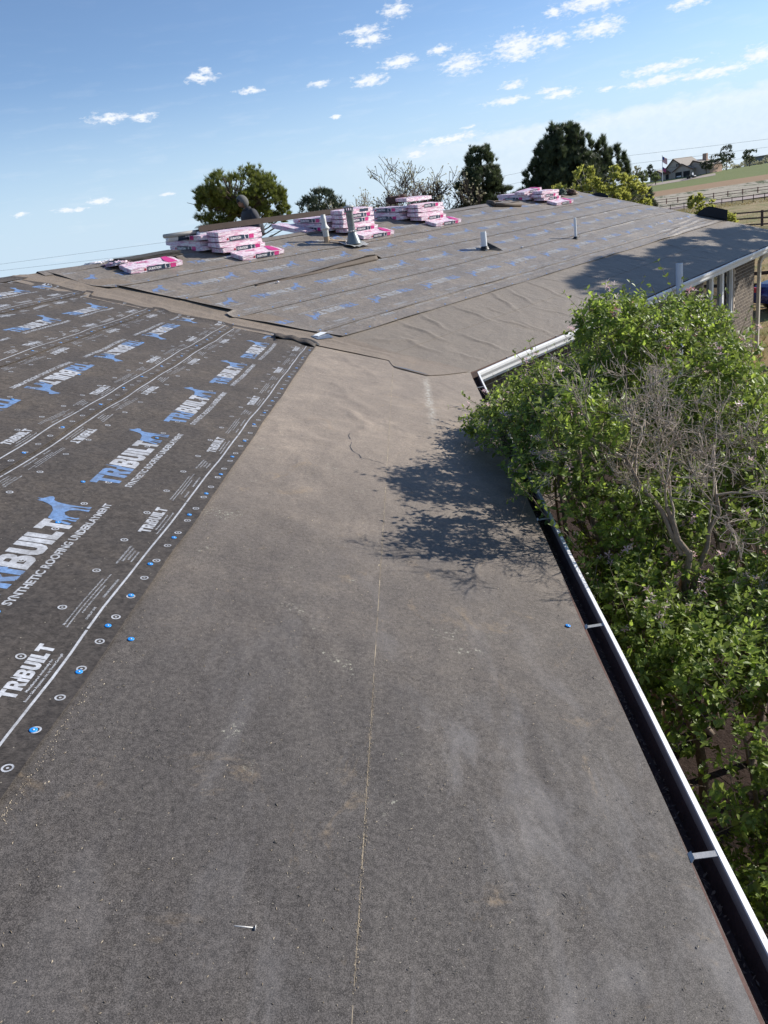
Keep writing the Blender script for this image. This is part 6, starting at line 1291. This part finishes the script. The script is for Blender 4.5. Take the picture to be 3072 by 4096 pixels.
    pick = pick[np.argsort(-sc_t[pick])]; rest_f = []
    for c_, i in enumerate(pick):
        for k in range(rd.choice((2, 3, 4))):
            q = Vector(tips[i]) + Vector((rd.gauss(0, .020), rd.gauss(0, .020), rd.gauss(0.012, .016))); dz = Vector((rd.gauss(0, .5), rd.gauss(0, .5), 1)).normalized(); s_ = rd.uniform(.023, .034)
            X1 = dz.orthogonal().normalized(); Y1 = dz.cross(X1); m4 = Matrix.Translation(q - off) @ (Matrix((X1, Y1, dz)).transposed() * s_).to_4x4()
            if len(rest_f) or c_ > 95: rest_f.append((q - off, X1, Y1, dz, s_))
            else: o = bpy.data.objects.new('flower', fm['flower2' if rd.random() < .22 else 'flower']); COL.objects.link(o); o.parent = root; o.matrix_local = m4
    if rest_f:
        A = [np.array([r_[j][:] for r_ in rest_f]) for j in range(4)]; v, f = scatter(fv, ff, A[0], A[1], A[2], A[3], np.array([r_[4] for r_ in rest_f])); o = multi_mesh('flowers_farther_in', [(v, f)], LM['flower'], root); o['kind'] = 'stuff'
    return root
bush('honeysuckle_bush', 'tall honeysuckle with pink flowers leaning over the gutter in the angle of the house', BL_, 19500, (1.3, -3.4, GZ), 26, 280, 300, SH, seed=2)
bush('honeysuckle_bush', 'lower honeysuckle thicket running along the near gutter below the tall one', BL2, 18000, (1.6, -6.4, GZ), 22, 0, 130, (), seed=4)
# dead twiggy shrub rising through it
def twiggy(base, paths, label, seed, depth, L, r, name='bare_shrub', cat='shrub', bark=None, spread=.6):
    rd = random.Random(seed); root = empty(name, base); tag(root, label, cat); off = Vector(base); main = []; fine = []
    for pts, r0, r1 in paths:
        pts = [Vector(p) for p in pts]; sm = []
        for i in range(len(pts) - 1):
            for s in (0, .33, .66): sm.append(pts[i].lerp(pts[i + 1], s) + Vector((rd.gauss(0, .012), rd.gauss(0, .012), 0)))
        sm.append(pts[-1]); rad = [r0 + (r1 - r0) * i / (len(sm) - 1) for i in range(len(sm))]; main.append(([p - off for p in sm], rad)); 
        d = (sm[-1] - sm[-3]).normalized()
        for k in range(4): nd = (d + Vector((rd.gauss(0, 1), rd.gauss(0, 1), rd.gauss(0, 1))) * .45).normalized(); grow(fine, sm[-1 - (k % 3)] - off, nd, L, r, depth, rd, spread, .45, .04, None, .76)
    mb = tube_np(main, 9); mb.build('stem', bark or M['bark_bush'], root, True)
    fine = [(p, [max(x, .0015) for x in rr]) for p, rr in fine if all(q.x + off.x > -.05 for q in p)]; mb = tube_np(fine, 4); mb.build('twigs', M['bark_pale'], root, True); return root
twiggy((1.15, -4.75, GZ), [([(1.15, -4.75, GZ), (1.05, -4.95, -1.9), (.98, -5.0, -1.15), (.86, -5.25, -.60), (.80, -5.40, -.18), (.72, -5.35, .12)], .042, .014), ([(.86, -5.25, -.60), (1.0, -5.2, -.25), (1.1, -5.1, .05)], .022, .012), ([(.80, -5.40, -.18), (.60, -5.3, .25), (.52, -5.25, .42)], .014, .008)],
       'grey dead shrub with a twisted trunk and a mass of bare twigs, nearest the gutter', 71, 5, .36, .008)
twiggy((1.9, -4.6, GZ), [([(1.9, -4.6, GZ), (1.85, -4.7, -1.6), (1.75, -4.75, -.8), (1.6, -4.6, -.15)], .035, .015), ([(1.85, -4.7, -1.2), (2.2, -4.3, -.6), (2.3, -4.2, -.1)], .02, .01), ([(1.9, -4.6, -2.2), (1.5, -4.4, -1.4), (1.45, -4.1, -.5)], .022, .012)],
       'second bare shrub of pale twigs to the right of the twisted trunk', 72, 5, .34, .007)
twiggy((2.9, -2.6, GZ), [([(2.9, -2.6, GZ), (2.95, -2.4, -1.5), (3.1, -2.0, -.7)], .03, .012), ([(2.95, -2.4, -1.5), (3.5, -1.8, -1.1), (4.0, -1.2, -.7)], .022, .012)], 'dark bare branches reaching right in front of the brick wall', 73, 4, .34, .007, bark=M['bark_dark'])
twiggy((2.2, -6.0, GZ), [([(2.2, -6.0, GZ), (2.1, -5.8, -1.9), (1.8, -5.7, -1.1)], .04, .015), ([(2.2, -6.0, -2.6), (1.5, -6.1, -1.9), (1.3, -6.2, -1.2)], .03, .01)], 'low tangle of tan stems in the thicket near the right edge', 74, 4, .30, .006)
twiggy((2.3, -4.9, GZ), [([(2.3, -4.9, GZ), (2.2, -5.0, -1.6), (2.0, -5.1, -.7)], .028, .010), ([(2.2, -5.0, -1.8), (1.7, -5.3, -1.2), (1.4, -5.5, -.65)], .018, .007)], 'pale bare twigs poking out of the leaves between trunk and right edge', 75, 5, .30, .006)
# pine standing outside the picture to the right, whose shade falls over the far eave
q_ = [Vector((13.1, 11.9, 0)) + eV * a for a in (-4.2, -2.6, -.9, .9, 2.6, 4.2)]
sp_ = Vector((13.2, 11.9, GZ))
conifer('shade_pine', sp_, 8, [(p.x - sp_.x + rx, p.y - sp_.y, zc - GZ, 1.1, 1.1, .75) for p, rx, zc in zip(q_, (0, .3, -.2, .2, -.1, .2), (3.9, 4.3, 3.6, 4.2, 3.6, 4.1))], 7.0, .25, LM['pine2'], M['bark_dark'], TP, 3600, 'spreading pine standing right of the picture, shading the far eave', shell=.5, upward=.2, nlimb=60, seed=77, cone=1)

# ------------------------------------------------------------------ the man on the back slope
def skin(name, verts, edges, m_, parent, sub=2, root_i=0):
    me = bpy.data.meshes.new(name); me.from_pydata([v[0] for v in verts], edges, []); o = bpy.data.objects.new(name, me); COL.objects.link(o)
    sk = o.modifiers.new('s', 'SKIN'); sk.use_smooth_shade = True
    for i, v in enumerate(verts): me.skin_vertices[0].data[i].radius = tuple(q * 1.0 for q in v[1]) if isinstance(v[1], tuple) else (v[1], v[1])
    me.skin_vertices[0].data[root_i].use_root = True
    ss = o.modifiers.new('ss', 'SUBSURF'); ss.levels = ss.render_levels = sub
    me2 = bpy.data.meshes.new_from_object(o.evaluated_get(bpy.context.evaluated_depsgraph_get())); bpy.data.objects.remove(o)
    return me2
M['skin'] = mat('tanned_skin', (.34, .18, .12), .5, var=.08); M['hair'] = mat('black_hair', (.012, .010, .010), .7)
M['hoodie'] = mat('charcoal_hoodie_fabric', (.038, .038, .046), .85, var=.12, vs=5, bump=.35, bs=14); M['hood_fade'] = mat('faded_grey_hood_fabric', (.125, .125, .118), .85, var=.12, vs=5, bump=.35, bs=14)
M['denim'] = mat('dark_work_trousers', (.04, .045, .06), .9)
pp_ = Vector((-4.06, 9.20, 0)); rn_ = nV.dot(pp_); pp_.z = 2 * S * RID - S * rn_ + .02
man = empty('person', pp_, (0, 0, R(90 + 128) * 0)); tag(man, 'man in a charcoal hooded sweatshirt looking down to the left, standing behind the ridge', 'person')
fa = R(-128); Fv = Vector((math.sin(fa), math.cos(fa), 0)); Rv = Vector((Fv.y, -Fv.x, 0))
def hpnt(r, f, z): return Rv * r + Fv * f + UP * z
# body: pelvis, spine, neck, arms to the hands, legs to the ankles, one surface
bv = [(hpnt(0, 0, .92), (.15, .11)), (hpnt(0, .0, 1.08), (.145, .10)), (hpnt(0, .03, 1.25), (.16, .11)), (hpnt(0, .06, 1.38), (.12, .09)), (hpnt(0, .09, 1.46), .055), (hpnt(0, .13, 1.54), .055)]
be = [(0, 1), (1, 2), (2, 3), (3, 4), (4, 5)]
for sd_ in (-1, 1):
    i = len(bv); bv += [(hpnt(.155 * sd_, .05, 1.385), .058), (hpnt(.205 * sd_, .03, 1.27), .052), (hpnt(.235 * sd_, .04, 1.09), .042), (hpnt(.22 * sd_, .16, .93), .033), (hpnt(.20 * sd_, .24, .86), .026)]
    be += [(3, i), (i, i + 1), (i + 1, i + 2), (i + 2, i + 3), (i + 3, i + 4)]
    j = len(bv); bv += [(hpnt(.10 * sd_, .0, .80), .085), (hpnt(.115 * sd_, .03, .48), .058), (hpnt(.12 * sd_, -.02, .10), .042), (hpnt(.125 * sd_, .10, .04), .038)]
    be += [(0, j), (j, j + 1), (j + 1, j + 2), (j + 2, j + 3)]
    # palm and five fingers
    h0 = len(bv); pc = Vector(bv[h0 - 5][0]) if False else hpnt(.195 * sd_, .29, .82); bv.append((pc, (.036, .018))); be.append((i + 4, h0))
    for k, (dx, Lf) in enumerate(((-.030, .06), (-.011, .07), (.009, .068), (.028, .052))):
        a0 = len(bv); bv += [(pc + Rv * dx + Fv * .045 - UP * .015, .0095), (pc + Rv * dx * 1.1 + Fv * (.045 + Lf * .5) - UP * .035, .0085), (pc + Rv * dx * 1.1 + Fv * (.045 + Lf * .7) - UP * .065, .0075)]; be += [(h0, a0), (a0, a0 + 1), (a0 + 1, a0 + 2)]
    a0 = len(bv); bv += [(pc - Rv * sd_ * .045 + Fv * .01 - UP * .01, .0115), (pc - Rv * sd_ * .055 + Fv * .045 - UP * .03, .009)]; be += [(h0, a0), (a0, a0 + 1)]
me = skin('body', bv, be, M['skin'], man, 2)
# head, turned down and to his right, joined into the same mesh
hc = hpnt(-.01, .185, 1.635); pitch = R(32); hF = (Fv * math.cos(pitch) - UP * math.sin(pitch)); hF = (hF + Rv * .18).normalized(); hR = hF.cross(UP).normalized(); hU = hR.cross(hF).normalized()
bm = bmesh.new(); bm.from_mesh(me); hb_ = bmesh.new(); bmesh.ops.create_uvsphere(hb_, u_segments=32, v_segments=24, radius=1)
for v in hb_.verts:
    x, y, z = v.co; y = -y   # y forward
    px, py, pz = x * .076, y * .098, z * .118
    if z < 0: px *= 1 - .28 * z * z; py *= 1 - .10 * abs(z)
    if y > 0:
        g = lambda cx, cz, s_: math.exp(-(((x - cx) / s_) ** 2 + ((z - cz) / s_) ** 2))
        py += .026 * math.exp(-((x / .13) ** 2)) * max(0, min(1, (.12 - z) / .4)) * (1 if z > -.28 else max(0, 1 + (z + .28) * 9)) + .006 * g(0, .30, .45) - .009 * (g(-.36, .10, .16) + g(.36, .10, .16)) + .006 * g(0, -.46, .2) - .003 * g(0, -.53, .08) + .008 * g(0, -.85, .25)
    v.co = hc + hR * px + hF * py + hU * pz
for sd_ in (-1, 1):   # ears
    bmesh.ops.create_uvsphere(hb_, u_segments=10, v_segments=8, radius=1, matrix=(Matrix.Translation(hc + hR * sd_ * .078 - hU * .01) @ Matrix((hR, hF, hU)).transposed().to_4x4() @ Matrix.Diagonal((.012, .02, .032, 1))))
tmp = bpy.data.meshes.new('t'); hb_.to_mesh(tmp); hb_.free(); bm.from_mesh(tmp); bm.to_mesh(me); bm.free(); bpy.data.meshes.remove(tmp)
bo = link('body', me, M['skin'], man, True)
for sd_ in (-1, 1):
    mb = MB(); mb.lathe(hc + hR * sd_ * .029 + hF * .088 + hU * .012, [(.0001, .006), (.006, .004), (.0085, 0), (.006, -.004)], 10, axis=hF); mb.build('eye', M['hair'], man, True)
    mb = MB(); mb.tube([hc + hR * sd_ * .014 + hF * .102 + hU * .030, hc + hR * sd_ * .032 + hF * .098 + hU * .036, hc + hR * sd_ * .048 + hF * .084 + hU * .030], .004, 6); mb.build('eyebrow', M['hair'], man, True)
mb = MB(); mb.tube([hc - hR * .022 + hF * .100 - hU * .060, hc + hF * .108 - hU * .056, hc + hR * .022 + hF * .100 - hU * .060], [.002, .004, .002], 6); mb.build('lips', mat('lips', (.25, .09, .08), .5), man, True)
mb = MB(); V = []
def shell(name, m_, c, ax, ay, az_, th0, test, parent, thick=.006):
    bm = bmesh.new(); bmesh.ops.create_uvsphere(bm, u_segments=36, v_segments=26, radius=1); kill = []
    for f in bm.faces:
        q = f.calc_center_median()
        if not test(q.x, -q.y, q.z): kill.append(f)
    bmesh.ops.delete(bm, geom=kill, context='FACES')
    for v in bm.verts: x, y, z = v.co; y = -y; v.co = c + hR * (x * ax) + hF * (y * ay) + hU * (z * az_)
    me = bpy.data.meshes.new(name); bm.to_mesh(me); bm.free(); o = link(name, me, m_, parent, True); s_ = o.modifiers.new('t', 'SOLIDIFY'); s_.thickness = thick; return o
shell('beanie', M['hair'], hc + hU * .008, .082, .104, .124, 0, lambda x, y, z: z > .38 or (z > 0 and y < -.1), man)
mb = MB(); mb.tube([hc - hR * .03 + hF * .075 - hU * .098, hc + hF * .092 - hU * .104, hc + hR * .03 + hF * .075 - hU * .098], [.008, .014, .008], 8); mb.build('beard', M['hair'], man, True)
hood = shell('hood', M['hood_fade'], hc - hF * .018 + hU * .002, .108, .126, .148, 0, lambda x, y, z: (y < .42 + .10 * z) and z > -.93, man, .008)
# hoodie: trunk and sleeves a little outside the body
cv = [(hpnt(0, .0, .84), (.185, .135)), (hpnt(0, .0, 1.0), (.185, .13)), (hpnt(0, .02, 1.18), (.195, .135)), (hpnt(0, .045, 1.35), (.165, .115)), (hpnt(0, .085, 1.455), (.098, .088)), (hpnt(0, .12, 1.52), (.080, .075))]
ce = [(0, 1), (1, 2), (2, 3), (3, 4), (4, 5)]
for sd_ in (-1, 1):
    i = len(cv); cv += [(hpnt(.175 * sd_, .045, 1.375), .076), (hpnt(.245 * sd_, .02, 1.25), .070), (hpnt(.285 * sd_, .03, 1.08), .060), (hpnt(.255 * sd_, .15, .94), .048), (hpnt(.222 * sd_, .225, .872), .036)]
    ce += [(3, i), (i, i + 1), (i + 1, i + 2), (i + 2, i + 3), (i + 3, i + 4)]
cv = [(p, (tuple(q * 1.42 for q in r_) if isinstance(r_, tuple) else r_ * 1.45)) for p, r_ in cv]
me = skin('sweatshirt', cv, ce, None, None, 2)
for v in me.vertices: v.co += v.co.normalized() * 0 + Vector(noise.noise_vector(v.co * 9)) * .008
hoo = link('sweatshirt', me, M['hoodie'], man, True)
tv_ = [(hpnt(0, 0, .96), (.165, .125)), (hpnt(0, 0, .86), (.16, .125))]; te = [(0, 1)]
for sd_ in (-1, 1):
    j = len(tv_); tv_ += [(hpnt(.105 * sd_, .0, .76), .098), (hpnt(.115 * sd_, .03, .48), .075), (hpnt(.12 * sd_, -.02, .12), .062)]; te += [(1, j), (j, j + 1), (j + 1, j + 2)]
link('trousers', skin('trousers', tv_, te, None, None, 2), M['denim'], man, True)
for sd_ in (-1, 1):
    me = skin('boot', [(hpnt(.12 * sd_, -.04, .12), .055), (hpnt(.12 * sd_, -.03, .05), .05), (hpnt(.125 * sd_, .10, .04), .045), (hpnt(.13 * sd_, .18, .03), .035)], [(0, 1), (1, 2), (2, 3)], None, None, 2); link('boot', me, M['bark_dark'], man, True)
